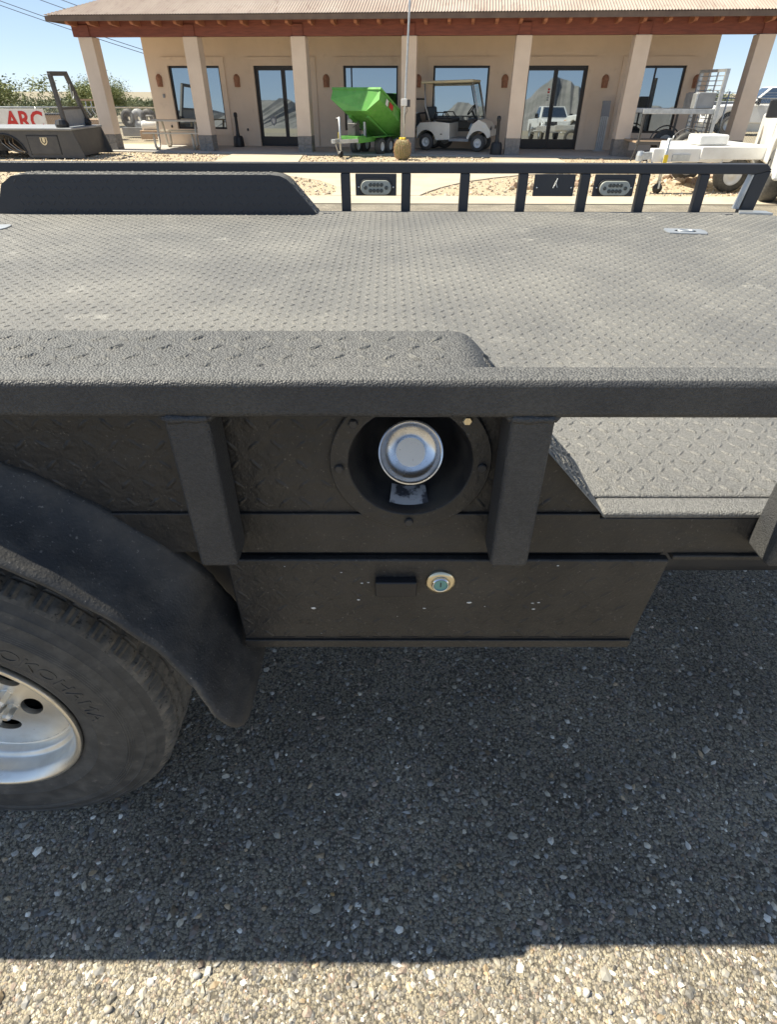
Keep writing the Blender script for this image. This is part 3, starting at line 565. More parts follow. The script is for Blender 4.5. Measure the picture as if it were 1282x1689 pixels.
# wheels
def make_wheel():
    rim = MB()
    rim.lathe([(0.226, 0.699), (0.2385, 0.6955), (0.2405, 0.690), (0.2385, 0.6855), (0.233, 0.684), (0.228, 0.686), (0.2225, 0.694), (0.2165, 0.702), (0.2135, 0.712), (0.2115, 0.736), (0.2085, 0.740), (0.202, 0.742), (0.1985, 0.746), (0.1965, 0.764), (0.194, 0.7655), (0.190, 0.764)], 'y', 96)
    nh = 6
    for i in range(nh):
        a0 = 2*math.pi*i/nh+R(-50); da = 2*math.pi/nh; ri, ro = 0.06, 0.190
        poly = [(ro*math.cos(a0+da*t/6), ro*math.sin(a0+da*t/6)) for t in range(7)]+[(ri*math.cos(a0+da*(1-t/6)), ri*math.sin(a0+da*(1-t/6))) for t in range(7)]
        c = (0.104*math.cos(a0+da/2), 0.104*math.sin(a0+da/2))
        pv, pf, inn = holed(poly, c, 0.023, 0.031, 32, a0+da/2)
        def zz(x, z): r = math.hypot(x, z); return 0.764-0.010*(0.190-r)/0.13
        rim.add([(x, zz(x, z), z) for x, z in pv], pf)
        m = len(inn); rim.add([(x, zz(x, z), z) for x, z in inn]+[(c[0]+(x-c[0])*.95, zz(x, z)+0.012, c[1]+(z-c[1])*.95) for x, z in inn], [(q, (q+1) % m, m+(q+1) % m, m+q) for q in range(m)])
    rim.lathe([(0.06, 0.754), (0.055, 0.752), (0.052, 0.74), (0.05, 0.712), (0.045, 0.704), (0.0002, 0.702)], 'y', 48)
    w = rim.build('wheel', 'rim', None); w.data.polygons.foreach_set('use_smooth', [True]*len(w.data.polygons)); w.data.set_sharp_from_angle(angle=R(50))
    # tyre: outer side faces -y
    P = [(0.236, 0.700), (0.243, 0.694), (0.252, 0.689), (0.262, 0.6865), (0.275, 0.6835), (0.2765, 0.6825), (0.279, 0.6835), (0.30, 0.682), (0.322, 0.682), (0.335, 0.6835), (0.3365, 0.6825), (0.339, 0.6842), (0.341, 0.6832), (0.344, 0.6852), (0.346, 0.6842), (0.349, 0.6862), (0.351, 0.6852), (0.354, 0.6876), (0.372, 0.6915), (0.374, 0.6905), (0.3775, 0.694), (0.392, 0.6995), (0.3935, 0.6985), (0.397, 0.702), (0.407, 0.7075), (0.4095, 0.7085),
         (0.416, 0.714), (0.422, 0.7205), (0.4255, 0.728), (0.4265, 0.744), (0.4205, 0.7455), (0.4205, 0.7505), (0.4272, 0.752), (0.428, 0.776), (0.4195, 0.7775), (0.4195, 0.7845), (0.4282, 0.786), (0.4285, 0.826), (0.4195, 0.8275), (0.4195, 0.8345), (0.428, 0.836), (0.427, 0.868), (0.4255, 0.880), (0.42, 0.892), (0.409, 0.902), (0.36, 0.918), (0.30, 0.920), (0.25, 0.905), (0.236, 0.895)]
    nn = 384
    def mod(j, k, r, h):
        if j in (26, 27, 28) and k % 8 == 0: return r-(0.0025, 0.005, 0.0055)[j-26], h+(0.002, 0.0045, 0.003)[j-26]
        if j in (27, 28) and k % 8 in (4, 6): return r-0.004, h+0.003
        if j in (29, 32, 33, 36, 37, 40) and k % 8 in (0, 1): return r-0.004, h+(0.0025 if j in (29, 33, 37) else -0.0025)
        if j in (30, 31, 34, 35, 38, 39) and k % 4 < 2: return r+0.0035, h
        return r, h
    t = MB().lathe(P, 'y', nn, mod=mod).build('tyre', 'rubber', w); t.data.materials.append(M['tread'])
    m = len(P)-1; t.data.polygons.foreach_set('material_index', [1 if 25 <= i % m <= 43 else 0 for i in range(nn*m)])
    t.data.polygons.foreach_set('use_smooth', [True]*(nn*m)); t.data.set_sharp_from_angle(angle=R(30))
    for i in range(8):
        a = 2*math.pi*(i)/8+R(16); c = (0.066*math.cos(a), 0, 0.066*math.sin(a))
        MB().lathe([(0.0001, 0.722), (0.006, 0.722), (0.0105, 0.727), (0.0115, 0.732), (0.0115, 0.752), (0.014, 0.753), (0.014, 0.757)], 'y', 6, c).build('lug_nut', 'rim', w)
    a = R(-2); MB().tube([(0.205*math.cos(a), 0.748, 0.205*math.sin(a)), (0.186*math.cos(a), 0.735, 0.186*math.sin(a))], 0.005, 8).build('valve_stem', 'dark', w)
    return w
wh = make_wheel()
wh.parent = T; wh.location = Vector((WX, 0, WZ)) - T.location
# raised maker lettering on the outer sidewall
me = text_mesh('YOKOHAMA', 0.042, 0.0012, 0.0, 0.0)
vv = np.array([v.co[:] for v in me.vertices]); wtx = vv[:, 0].max()-vv[:, 0].min(); arc = 0.315*R(56); vv[:, 0] = (vv[:, 0]-vv[:, 0].min())/wtx*arc
ang = R(60)-vv[:, 0]/0.315; rad = 0.2855+vv[:, 1]
pos = np.stack([rad*np.cos(ang), 0.6822-vv[:, 2]-0.0002, rad*np.sin(ang)], 1)
me.vertices.foreach_set('co', pos.astype(np.float32).ravel()); me.update()
link('tyre_lettering', me, 'rubber', wh)
# inner dual and the wheels of the far side
for y in (0.945, 2.45, 2.71):
    part('dual_tyre', MB().lathe([(0.236, y+.015), (0.26, y+.005), (0.33, y), (0.38, y+.01), (0.41, y+.03), (0.427, y+.05), (0.4285, y+.135), (0.427, y+.20), (0.41, y+.22), (0.33, y+.24), (0.236, y+.23)], 'y', 64, (WX, 0, WZ)), 'tread', smooth=True)
part('axle', MB().lathe([(0.0001, 0.78), (0.07, 0.78), (0.07, 1.6), (0.16, 1.7), (0.19, 1.85), (0.16, 2.0), (0.07, 2.1), (0.07, 2.9), (0.0001, 2.9)], 'y', 24, (WX, 0, WZ)), 'dark', smooth=True)
part('underbody_blocker', MB().box(-0.12, 1.05, 1.06, 1.36, 0.50, 0.90), 'dark', bevel=0.05, seg=3)  # unseen box added to stop light passing under the bed
part('far_side_blocker', MB().box(-0.1, 1.2, 2.75, 3.17, 0.62, 0.93), 'dark', bevel=0.01)  # unseen box added on the far side to keep the underside dark
for y in (1.38, 2.24): part('chassis_rail', MB().box(X0, X1, y, y+0.08, 0.70, 0.93), 'dark', bevel=0.006)
for x in (-2.2, -1.6, -0.35, 0.25, 0.8, 1.4): part('cross_member', MB().box(x, x+0.06, YN+0.04, YF-0.035, 0.93, ZD-0.021), 'dark')
part('gap_shade_plate', MB().box(-0.42, -0.246, 0.72, 0.73, 0.62, 0.99), 'dark')  # dark plate added to stand in for shade behind the gap
part('wheel_bay_blocker', MB().box(X0, -0.23, 1.24, 1.25, 0.5, 1.0), 'dark')  # unseen dark sheet added inboard of the tyres to block light
# strobe lights on the far rail
def plate(xc, light):
    p = part('light_plate', MB().box(xc-0.101, xc+0.101, YF-0.007, YF-0.0005, 1.086, FZ0-0.0005), 'navy_and_shade', bevel=0.006)
    if light:
        def oval(rx, rz, y0, y1, zc=1.124, c=1.0):
            pts = []
            for s, sg in ((1, 0), (-1, 180)):
                for k in range(13): a = R(-90+sg+180*k/12); pts.append((xc+s*(rx-rz)+rz*math.cos(a), zc+rz*math.sin(a)))
            return MB().prism(pts, 'y', y0, y1)
        sub('light_housing', oval(0.081, 0.036, YF-0.019, YF-0.007), 'black', p, bevel=0.002)
        sub('light_lens', oval(0.075, 0.031, YF-0.029, YF-0.019), 'lens', p, bevel=0.004)
        for cx, cz in [(-0.051, 0), (0.051, 0)]+[(-0.027+0.018*i, s*0.0125) for i in range(4) for s in (-1, 1)]:
            sub('led', MB().lathe([(0.0001, YF-0.0288), (0.0035, YF-0.0305), (0.0085, YF-0.0315), (0.0085, YF-0.028)], 'y', 14, (xc+cx, 0, 1.124+cz)), 'led', p, smooth=True)
    else:
        sub('wire_end', MB().tube([(xc+0.012, YF-0.009, 1.164), (xc+0.006, YF-0.015, 1.146), (xc-0.006, YF-0.017, 1.124), (xc+0.002, YF-0.019, 1.154), (xc+0.014, YF-0.017, 1.126)], 0.0018, 6), 'white', p)
    for s in (-1, 1): sub('screw', MB().lathe([(0.0001, YF-0.0105), (0.0035, YF-0.010), (0.004, YF-0.007)], 'y', 8, (xc+s*0.085, 0, 1.124)), 'chrome', p)
    return p
plate(-0.055, True); plate(0.824, False); plate(1.120, True)
# deck fittings
def ring_plate(x, y, rz, s=1.0):
    m = Matrix.Translation((x, y, ZD+0.003)) @ Matrix.Rotation(rz, 4, 'Z')
    poly = [(0.075*s, -0.05), (0.085*s, -0.02), (0.085*s, 0.02), (0.075*s, 0.05), (-0.075*s, 0.05), (-0.085*s, 0.02), (-0.085*s, -0.02), (-0.075*s, -0.05)]
    pv, pf, inn = holed(poly, (0, 0), 0.045*s, 0.026, 24); mb = MB()
    mb.add([(a, b, 0.004) for a, b in pv], pf); mm = len(poly)
    mb.add([(a, b, 0.004) for a, b in poly]+[(a, b, 0) for a, b in poly], [(i, (i+1) % mm, mm+(i+1) % mm, mm+i) for i in range(mm)])
    p = part('tie_down_plate', mb.tf(m), 'galv')
    sub('tie_down_ring', MB().tube([m @ Vector((0.03*math.cos(t)*s, 0.017*math.sin(t), 0.004)) for t in np.linspace(0, 2*math.pi, 17)], 0.0045, 6), 'galv', p, smooth=True)
    sub('tie_down_recess', MB().lathe([(0.0001, 0.0006), (0.045*s, 0.0006)], 'z', 24).tf(m @ Matrix.Diagonal((1, 0.6, 1, 1))), 'black', p)
ring_plate(1.285, 2.67, R(-8))
ring_plate(-1.74, 2.72, R(5))
part('corner_plate', MB().prism([(1.74, 3.12), (1.895, 3.09), (1.895, 3.16), (1.775, 3.19)], 'z', ZD+0.001, ZD+0.012), 'galv', bevel=0.002)
part('sunlit_post_strip', MB().prism([(1.762, ZD+0.012), (1.7785, ZD+0.012), (1.8015, FZ0-0.002), (1.792, FZ0-0.002)], 'y', YF+0.004, YF+0.043), 'galv')  # bright strip standing in for the sunlit side of the end post
for x, y in ((-0.285, 3.11), (1.68, 3.11)):
    part('drain_slot', MB().box(x-0.028, x+0.028, y-0.009, y+0.009, ZD+0.0018, ZD+0.0035), 'black', bevel=0.001)

# ------------------------------------------------------------------ office building
BL = empty('office_building', tuple(B0), BA, 'tan stucco office building with red beamed porch and rusty corrugated roof', 'building')
VW = 2.2
WIN = [(1.57, 3.27), (7.27, 8.99), (10.09, 11.81), (15.90, 17.60)]
DOOR = [(4.39, 6.22), (12.90, 14.75)]
def wall(u0, u1, z0, z1, ops, v0, v1):
    mb = MB(); U = sorted({u0, u1, *[a for o in ops for a in o[:2]]}); Z = sorted({z0, z1, *[a for o in ops for a in o[2:]]})
    for i in range(len(U)-1):
        for j in range(len(Z)-1):
            uc, zc = (U[i]+U[i+1])/2, (Z[j]+Z[j+1])/2
            if any(a < uc < b and c < zc < d for a, b, c, d in ops): continue
            for v in (v0, v1): mb.add([(U[i], v, Z[j]), (U[i+1], v, Z[j]), (U[i+1], v, Z[j+1]), (U[i], v, Z[j+1])], [(0, 1, 2, 3)])
    for a, b, c, d in ops:
        mb.add([(a, v0, c), (b, v0, c), (b, v0, d), (a, v0, d), (a, v1, c), (b, v1, c), (b, v1, d), (a, v1, d)], [(0, 1, 5, 4), (1, 2, 6, 5), (2, 3, 7, 6), (3, 0, 4, 7)])
    return mb
ops = [(a, b, 0.49, 2.16) for a, b in WIN]+[(a, b, 0.0, 2.16) for a, b in DOOR]
def bp(name, mb, m, parent=BL, **k): return mb.build(name, m, parent, **k)
bp('wall', wall(0.85, 18.35, 0.0, 3.05, ops, VW, VW+0.2), 'stucco')
bp('wall', MB().box(0.85, 1.05, VW+0.2, 10, 0, 3.05), 'stucco'); bp('wall', MB().box(18.15, 18.35, VW+0.2, 10, 0, 3.05), 'stucco')
bp('wall', MB().box(1.05, 18.15, 9.8, 10, 0, 3.05), 'stucco'); 
def surround(a, b, z0, z1, t=0.17, bottom=True):
    mb = MB(); y0, y1 = VW-0.035, VW-0.001
    mb.box(a-t, b+t, y0, y1, z1, z1+t+0.02); mb.box(a-t, a, y0, y1, z0-(t if bottom else 0), z1); mb.box(b, b+t, y0, y1, z0-(t if bottom else 0), z1)
    if bottom: mb.box(a, b, y0, y1, z0-t, z0)
    mb.box(a-t-0.02, b+t+0.02, y0-0.012, y0+0.02, z1+t+0.02, z1+t+0.045)
    return mb
for a, b in WIN: bp('window_surround', surround(a, b, 0.49, 2.16), 'stucco')
for a, b in DOOR: bp('door_surround', surround(a, b, 0.03, 2.16, bottom=False), 'stucco')
def frame_rect(a, b, z0, z1, w, y0, y1):
    return MB().box(a, a+w, y0, y1, z0, z1).box(b-w, b, y0, y1, z0, z1).box(a+w, b-w, y0, y1, z1-w, z1).box(a+w, b-w, y0, y1, z0, z0+w)
PT = Matrix.Translation((0, VW+0.09, 1.3)) @ Matrix.Rotation(R(-1.25), 4, 'X') @ Matrix.Translation((0, -VW-0.09, -1.3))   # glazing leans back slightly
for i, (a, b) in enumerate(WIN):
    w = bp('window', frame_rect(a, b, 0.49, 2.16, 0.055, VW+0.05, VW+0.13), 'frame')
    splits = [a+0.055, (a+b)/2, b-0.055] if i in (0, 3) else [a+0.055, b-0.055]
    if i == 1: splits = [a+0.055, a+0.24, b-0.055]
    for k in range(len(splits)-1):
        MB().box(splits[k]+(0.02 if k else 0), splits[k+1]-(0.02 if k < len(splits)-2 else 0), VW+0.085, VW+0.09, 0.545, 2.105, PT).build('pane', 'glass', w)
        if k: MB().box(splits[k]-0.02, splits[k]+0.02, VW+0.065, VW+0.115, 0.545, 2.105).build('mullion', 'frame', w)
for i, (a, b) in enumerate(DOOR):
    c = (a+b)/2
    bp('door_frame', MB().box(a, a+0.045, VW+0.05, VW+0.14, 0.03, 2.16).box(b-0.045, b, VW+0.05, VW+0.14, 0.03, 2.16).box(a+0.045, b-0.045, VW+0.05, VW+0.14, 2.11, 2.16), 'frame')
    for s, (p, q) in enumerate(((a+0.05, c-0.004), (c+0.004, b-0.05))):
        d = bp('door', frame_rect(p, q, 0.04, 2.105, 0.06, VW+0.07, VW+0.12).box(p+0.06, q-0.06, VW+0.072, VW+0.118, 0.10, 0.30), 'frame')
        MB().box(p+0.06, q-0.06, VW+0.09, VW+0.096, 0.30, 2.045, PT).build('pane', 'glass', d)
        hx = q-0.03 if s == 0 else p+0.03
        MB().bar((hx, VW+0.045, 0.85), (hx, VW+0.045, 1.25), 0.03, 0.02).bar((hx, VW+0.075, 0.9), (hx, VW+0.04, 0.9), 0.02, 0.02).bar((hx, VW+0.075, 1.2), (hx, VW+0.04, 1.2), 0.02, 0.02).build('handle', 'dark', d)
        if i == 0 and s == 0:
            sh = [(0, -0.13), (0.08, -0.05), (0.1, 0.06), (0.085, 0.12), (0, 0.14), (-0.085, 0.12), (-0.1, 0.06), (-0.08, -0.05)]
            x0 = p+0.42; MB().prism([(x0+u, 0.72+z) for u, z in sh], 'y', VW+0.062, VW+0.066).build('shield_sticker', 'grey', d)
            MB().prism([(x0+u*.55, 0.72+z*.55) for u, z in sh], 'y', VW+0.059, VW+0.0615).build('shield_emblem', 'white', d)
        if i == 1 and s == 0:
            for k, zz in enumerate((1.56, 1.49)): MB().box(q-0.17, q-0.11, VW+0.070, VW+0.073, zz, zz+0.05).build('door_sticker', 'red', d)
            for k, zz in enumerate((1.42, 1.36, 1.30)): MB().box(q-0.17, q-0.12, VW+0.070, VW+0.073, zz, zz+0.035).build('door_sticker', 'grey', d)
CW = 0.42
for i in range(7):
    u = i*3.093
    c = bp('column', MB().box(u, u+CW, 0, CW, 0.43, 2.735), 'colstucco', bevel=0.015)
    for a in range(2):
        for b in range(2):
            for k in range(2):
                MB().box(u-0.006+a*(CW/2+0.008), u-0.006+a*(CW/2+0.008)+CW/2+0.004-0.006, -0.006+b*(CW/2+0.008), -0.006+b*(CW/2+0.008)+CW/2-0.002, 0.03+k*0.2, 0.03+k*0.2+0.193).build('block', 'block', c, bevel=0.006)
    MB().box(u+0.01, u+CW-0.01, 0.01, CW-0.01, 0.03, 0.429).build('block_mortar', 'slab', c)
    bp('beam_post', MB().box(u+0.06, u+CW-0.06, 0.012, 0.36, 2.735, 3.0), 'redwood', bevel=0.01)
bp('beam', MB().box(-0.15, 19.3, 0.05, 0.33, 2.742, 3.10), 'redwood', bevel=0.01)
EZ = 3.13; SL = 0.36
for k in range(32):
    u = -0.02+0.62*k
    bp('rafter_tail', MB().prism([(-0.46, 3.02), (-0.40, 2.975), (0.049, 2.955), (0.049, 3.09), (-0.46, 3.09)], 'x', u, u+0.085), 'rafter')
# roof: corrugated sheets, eave at v=-0.68
def corr():
    mb = MB(); per = 0.076; n = int(20.2/per*6); v = []; f = []; uL, uR, D = -0.45, 19.75, 5.6
    us = [uL+(uR-uL)*i/n for i in range(n+1)]
    for u in us:
        dz = 0.011*math.sin(2*math.pi*u/per); top_ = min(D, (u-uL)*1.0+0.02, (uR-u)*1.0+0.02)
        v += [(u, -0.68, EZ+0.03+dz), (u, -0.68+top_, EZ+0.03+dz+SL*top_)]
    for i in range(n): f.append((2*i, 2*i+2, 2*i+3, 2*i+1))
    mb.add(v, f); return mb
rf = bp('roof', corr(), 'roofmetal', smooth=True)
sidev = MB()
z0 = EZ+0.03; D = 5.6
sidev.add([(-0.45, -0.68, z0), (-0.45+D, -0.68+D, z0+SL*D), (-0.45, 11.5, z0)], [(0, 1, 2)])
sidev.add([(19.75, -0.68, z0), (19.75-D, -0.68+D, z0+SL*D), (19.75, 11.5, z0)], [(0, 1, 2)])
sidev.add([(-0.45, 11.5, z0), (-0.45+D, -0.68+D, z0+SL*D), (19.75-D, -0.68+D, z0+SL*D), (19.75, 11.5, z0)], [(0, 1, 2, 3)])
sidev.build('roof_plane', 'roofmetal', rf)
MB().box(-0.44, 19.74, -0.665, -0.635, EZ-0.10, EZ+0.012).build('fascia', 'soffit', rf)
MB().box(-0.44, -0.41, -0.634, 11.4, EZ-0.10, EZ+0.012).build('fascia', 'soffit', rf)
MB().add([(-0.41, -0.634, EZ-0.02), (19.7, -0.634, EZ-0.02), (19.7, 0.2, EZ+0.18), (-0.41, 0.2, EZ+0.18)], [(0, 1, 2, 3)]).build('soffit', 'soffit', rf)
MB().add([(-0.41, 0.2, 3.11), (19.7, 0.2, 3.11), (19.7, 9, 3.11), (-0.41, 9, 3.11)], [(0, 1, 2, 3)]).build('porch_ceiling', 'ceiling', rf)
bp('intercom', MB().box(1.24, 1.30, VW-0.04, VW, 1.33, 1.43), 'grey', bevel=0.008)
for u, z in ((1.33, 0.52), (3.95, 0.45)): bp('hose_bib', MB().box(u, u+0.05, VW-0.05, VW, z, z+0.07), 'dark', bevel=0.01)

# wall sconces
SC = [(1.21, 'leftmost terracotta wall sconce, sunlit on its left side'), (3.80, 'terracotta wall sconce between the picnic table window and the left door'), (6.71, 'terracotta wall sconce above the front of the green dump trailer'),
      (9.62, 'terracotta wall sconce half hidden behind the middle column and pole'), (12.30, 'terracotta wall sconce between the golf cart window and right door'), (15.31, 'terracotta wall sconce above the grey pedestal kiosk'), (17.97, 'rightmost terracotta wall sconce beside the raised trailer gate')]
for u, lab in SC:
    mb = MB(); v = []; f = []; NZ, NA_ = 9, 10
    for j in range(NZ):
        t = j/(NZ-1); z = 0.33*t; w = 0.105*(1-0.15*(1-t)) if t < 0.6 else 0.105*math.sqrt(max(0.0, 1-((t-0.6)/0.42)**2))
        for i in range(NA_+1):
            a = math.pi*i/NA_; v.append((w*math.cos(a), -w*1.1*math.sin(a), z))
    for j in range(NZ-1):
        for i in range(NA_): f.append((j*(NA_+1)+i, j*(NA_+1)+i+1, (j+1)*(NA_+1)+i+1, (j+1)*(NA_+1)+i))
    o = mb.add(v, f).build('wall_sconce', 'terra', None, smooth=True); o.location = bw(u, VW, 1.62); o.rotation_euler = (0, 0, BA)
    top(o, lab, 'wall lamp', 'terracotta sconces along the porch wall')

# ------------------------------------------------------------------ porch things
def at(name, loc, rz, lab, cat, group=None): return empty(name, loc, rz, lab, cat, group)
t = at('picnic_table', tuple(bw(2.15, 0.9, 0.03)), BA+R(4), 'pale metal picnic table with curved tube legs on the porch', 'table')
for k in range(3): MB().box(-0.9, 0.9, -0.36+k*0.245, -0.36+k*0.245+0.23, 0.72, 0.755).build('top_plank', 'table', t)
for s in (-1, 1): MB().box(-0.9, 0.9, s*0.72-0.12, s*0.72+0.12, 0.42, 0.45).build('seat_plank', 'table', t)
for x in (-0.6, 0.6):
    for s in (-1, 1): MB().tube([(x, s*0.2, 0.71), (x, s*0.27, 0.5), (x, s*0.33, 0.12), (x, s*0.42, 0.03), (x, s*0.62, 0.03), (x, s*0.70, 0.1), (x, s*0.72, 0.42)], 0.036, 8).build('leg', 'table', t, smooth=True)
def ash(u, v, lab):
    e = at('ash_receptacle', tuple(bw(u, v, 0.03)), 0, lab, 'ash bin', 'smoking receptacles on the porch')
    MB().lathe([(0.0001, 0), (0.17, 0), (0.175, 0.03), (0.16, 0.24), (0.13, 0.30), (0.0001, 0.305)], 'z', 20).build('base', 'black', e, auto=True)
    MB().lathe([(0.07, 0.30), (0.052, 0.4), (0.045, 0.80), (0.055, 0.82), (0.06, 0.88), (0.045, 0.93), (0.0001, 0.94)], 'z', 16).build('neck', 'black', e, smooth=True)
ash(3.75, 1.75, 'black smoking receptacle against the wall right of the picnic table'); ash(12.12, 0.05, 'black smoking receptacle beside the column near the golf cart')
k = at('pedestal_kiosk', tuple(bw(15.40, 1.75, 0.03)), BA, 'slim grey pedestal kiosk with dark slanted top by the right door', 'kiosk')
MB().box(-0.17, 0.17, -0.15, 0.15, 0, 0.025).build('base_plate', 'galv', k)
MB().box(-0.11, 0.11, -0.06, 0.06, 0.025, 0.90).build('post', 'galv', k, bevel=0.01)
for i in range(3): MB().box(-0.07+i*0.055, -0.045+i*0.055, -0.068, -0.059, 0.06, 0.88).build('rib', 'grey', k)
MB().add([(-0.12, -0.07, 0.90), (0.12, -0.07, 0.90), (0.12, 0.05, 1.28), (-0.12, 0.05, 1.28), (-0.12, -0.03, 0.88), (0.12, -0.03, 0.88), (0.12, 0.10, 1.27), (-0.12, 0.10, 1.27)], [(0, 1, 2, 3), (7, 6, 5, 4), (0, 4, 5, 1), (1, 5, 6, 2), (2, 6, 7, 3), (3, 7, 4, 0)]).build('slanted_top', 'grey', k)

# pole with solar gauge, cactus
p = at('metal_pole', (0.44, 19.1, 0), 0, 'tall thin grey metal pole with small solar powered box', 'pole')
MB().tube([(0, 0, 0), (0.045, 0, 1.2), (0.12, 0, 3.2), (0.17, 0, 4.6)], [0.032, 0.03, 0.027, 0.022], 10).build('pole', 'galv', p, smooth=True)
MB().box(-0.06, 0.10, -0.14, -0.03, 1.20, 1.36).build('gauge_box', 'white', p, bevel=0.01)
MB().box(0.0, 0.20, -0.20, -0.141, 1.22, 1.38, Matrix.Rotation(R(-12), 4, 'X') @ Matrix.Translation((0, 0.26, 0))).build('solar_panel', 'body', p)
MB().tube([(0.09, -0.05, 1.2), (0.12, -0.06, 1.1), (0.06, -0.03, 1.0), (0.05, -0.02, 0.8)], 0.007, 5).build('cable', 'black', p)
c = at('barrel_cactus', (0.42, 18.35, 0), 0, 'round ribbed barrel cactus with yellow fruit at the foot of the pole', 'cactus')
NR = 22
def ribm(j, k, r, h): return r*(1+0.075*math.cos(2*math.pi*k/8)), h
MB().lathe([(0.13, 0), (0.17, 0.05), (0.20, 0.15), (0.205, 0.27), (0.185, 0.38), (0.13, 0.455), (0.07, 0.475), (0.0001, 0.465)], 'z', NR*8, mod=ribm).build('stem', 'cactus', c, smooth=True)
sp_ = MB()
for q in range(NR):
    a = 2*math.pi*q/NR
    for i in range(13):
        h = 0.04+0.41*i/12; r = float(np.interp(h, [0, 0.05, 0.15, 0.27, 0.38, 0.455], [0.13, 0.17, 0.20, 0.205, 0.185, 0.13]))*1.07
        P = Vector((r*math.cos(a), r*math.sin(a), h))
        for _ in range(8):
            d = Vector((math.cos(a)+random.gauss(0, .5), math.sin(a)+random.gauss(0, .5), random.gauss(0.2, .5))).normalized()*random.uniform(.03, .055); s_ = Vector((random.gauss(0, 1), random.gauss(0, 1), random.gauss(0, 1))).normalized()*0.0035
            sp_.add([P-s_, P+s_, P+d], [(0, 1, 2)])
tag(sp_.build('spines', 'spine', c), kind='stuff')
for q in range(11):
    a = q*2.4; r = 0.03+0.06*(q/11); MB().lathe([(0.0001, 0), (0.016, 0.005), (0.02, 0.03), (0.012, 0.055), (0.0001, 0.06)], 'z', 8, (r*math.cos(a), r*math.sin(a), 0.462)).build('fruit', 'flower', c, smooth=True)

# ------------------------------------------------------------------ wheels for small vehicles
def small_wheel(parent, c, r, w, axis='y', rimm='white', rr=0.55, name='wheel'):
    o = MB().lathe([(rr*r, -w/2), (r*0.86, -w/2), (r*0.97, -w*0.38), (r, -w*0.2), (r, w*0.2), (r*0.97, w*0.38), (r*0.86, w/2), (rr*r, w/2)], axis, 28, c).build(name, 'rubber', parent, smooth=True)
    MB().lathe([(rr*r, -w*0.42), (rr*r*0.9, -w*0.46), (rr*r*0.82, -w*0.3), (rr*r*0.4, -w*0.22), (rr*r*0.3, -w*0.34), (0.0001, -w*0.36)], axis, 24, c).build('rim', rimm, o, smooth=True)
    MB().lathe([(rr*r, w*0.42), (rr*r*0.9, w*0.46), (rr*r*0.82, w*0.3), (rr*r*0.4, w*0.22), (0.0001, w*0.3)], axis, 24, c).build('rim', rimm, o, smooth=True)
    return o
# golf cart (forward = +x)
gc_fwd = R(-19)
G = at('golf_cart', (2.16, 21.35, 0.03), gc_fwd, 'beige golf cart with yellowish canopy parked on the porch', 'golf cart')
def arch(cx, cz, r, a0, a1, n=10): return [(cx+r*math.cos(R(a0+(a1-a0)*i/n)), cz+r*math.sin(R(a0+(a1-a0)*i/n))) for i in range(n+1)]
rear = [(-1.12, 0.40), (-1.12, 0.62), (-1.02, 0.72), (-0.5, 0.75), (-0.08, 0.72), (-0.06, 0.30), (-0.50, 0.27)]+arch(-0.82, 0.225, 0.31, 10, 165)
MB().prism(rear, 'y', -0.57, 0.57).build('rear_body', 'cream', G, bevel=0.03)
front = [(0.50, 0.29), (0.46, 0.36), (0.62, 0.70), (0.80, 0.82), (1.02, 0.74), (1.18, 0.55), (1.20, 0.40), (1.13, 0.36)]+arch(0.82, 0.225, 0.31, 25, 170)
MB().prism(front, 'y', -0.55, 0.55).build('front_cowl', 'cream', G, bevel=0.035)
MB().box(-0.09, 0.53, -0.56, 0.56, 0.26, 0.33).build('floor', 'grey', G)
MB().box(-0.55, -0.02, -0.5, 0.5, 0.75, 0.85).build('seat', 'seat', G, bevel=0.04)
MB().box(-0.62, -0.50, -0.5, 0.5, 0.88, 1.22, Matrix.Rotation(R(-8), 4, 'Y') @ Matrix.Translation((-0.13, 0, 0))).build('backrest', 'seat', G, bevel=0.04)
MB().box(-0.98, 0.60, -0.55, 0.55, 1.70, 1.765, Matrix.Rotation(R(-1.5), 4, 'Y')).build('canopy', 'creamroof', G, bevel=0.025)
for s in (-1, 1):
    MB().tube([(-0.72, s*0.5, 0.74), (-0.88, s*0.5, 1.12), (-0.92, s*0.5, 1.72)], 0.022, 8).build('canopy_post', 'galv', G, smooth=True)
    MB().tube([(0.80, s*0.5, 0.80), (0.72, s*0.5, 1.1), (0.52, s*0.5, 1.74)], 0.02, 8).build('canopy_post', 'galv', G, smooth=True)
    MB().tube([(-0.62, s*0.52, 0.78), (-0.55, s*0.52, 0.98), (-0.25, s*0.52, 0.98), (-0.1, s*0.52, 0.8)], 0.015, 7).build('arm_rest', 'black', G, smooth=True)
    for x in (-0.82, 0.82): small_wheel(G, (x, s*0.48, 0.225), 0.225, 0.19)
    MB().lathe([(0.0001, 0.01), (0.05, 0.006), (0.065, -0.01)], 'x', 14, (1.175, s*0.36, 0.60)).build('headlight', 'black', G, smooth=True)
MB().tube([(0.62, 0.22, 0.75), (0.42, 0.22, 1.02)], 0.02, 8).build('steering_column', 'black', G)
stw = Matrix.Translation((0.40, 0.22, 1.04)) @ Matrix.Rotation(R(-52), 4, 'Y')
MB().tube([stw @ Vector((0.16*math.cos(a), 0.16*math.sin(a), 0)) for a in np.linspace(0, 2*math.pi, 19)], 0.014, 6).build('steering_wheel', 'black', G, smooth=True)
MB().box(0.48, 0.66, -0.5, 0.5, 0.72, 0.82).build('dashboard', 'black', G, bevel=0.02)
MB().add([(0.80, -0.5, 0.82), (0.80, 0.5, 0.82), (0.55, 0.5, 1.68), (0.55, -0.5, 1.68)], [(0, 1, 2, 3)]).build('windshield', 'clear', G)
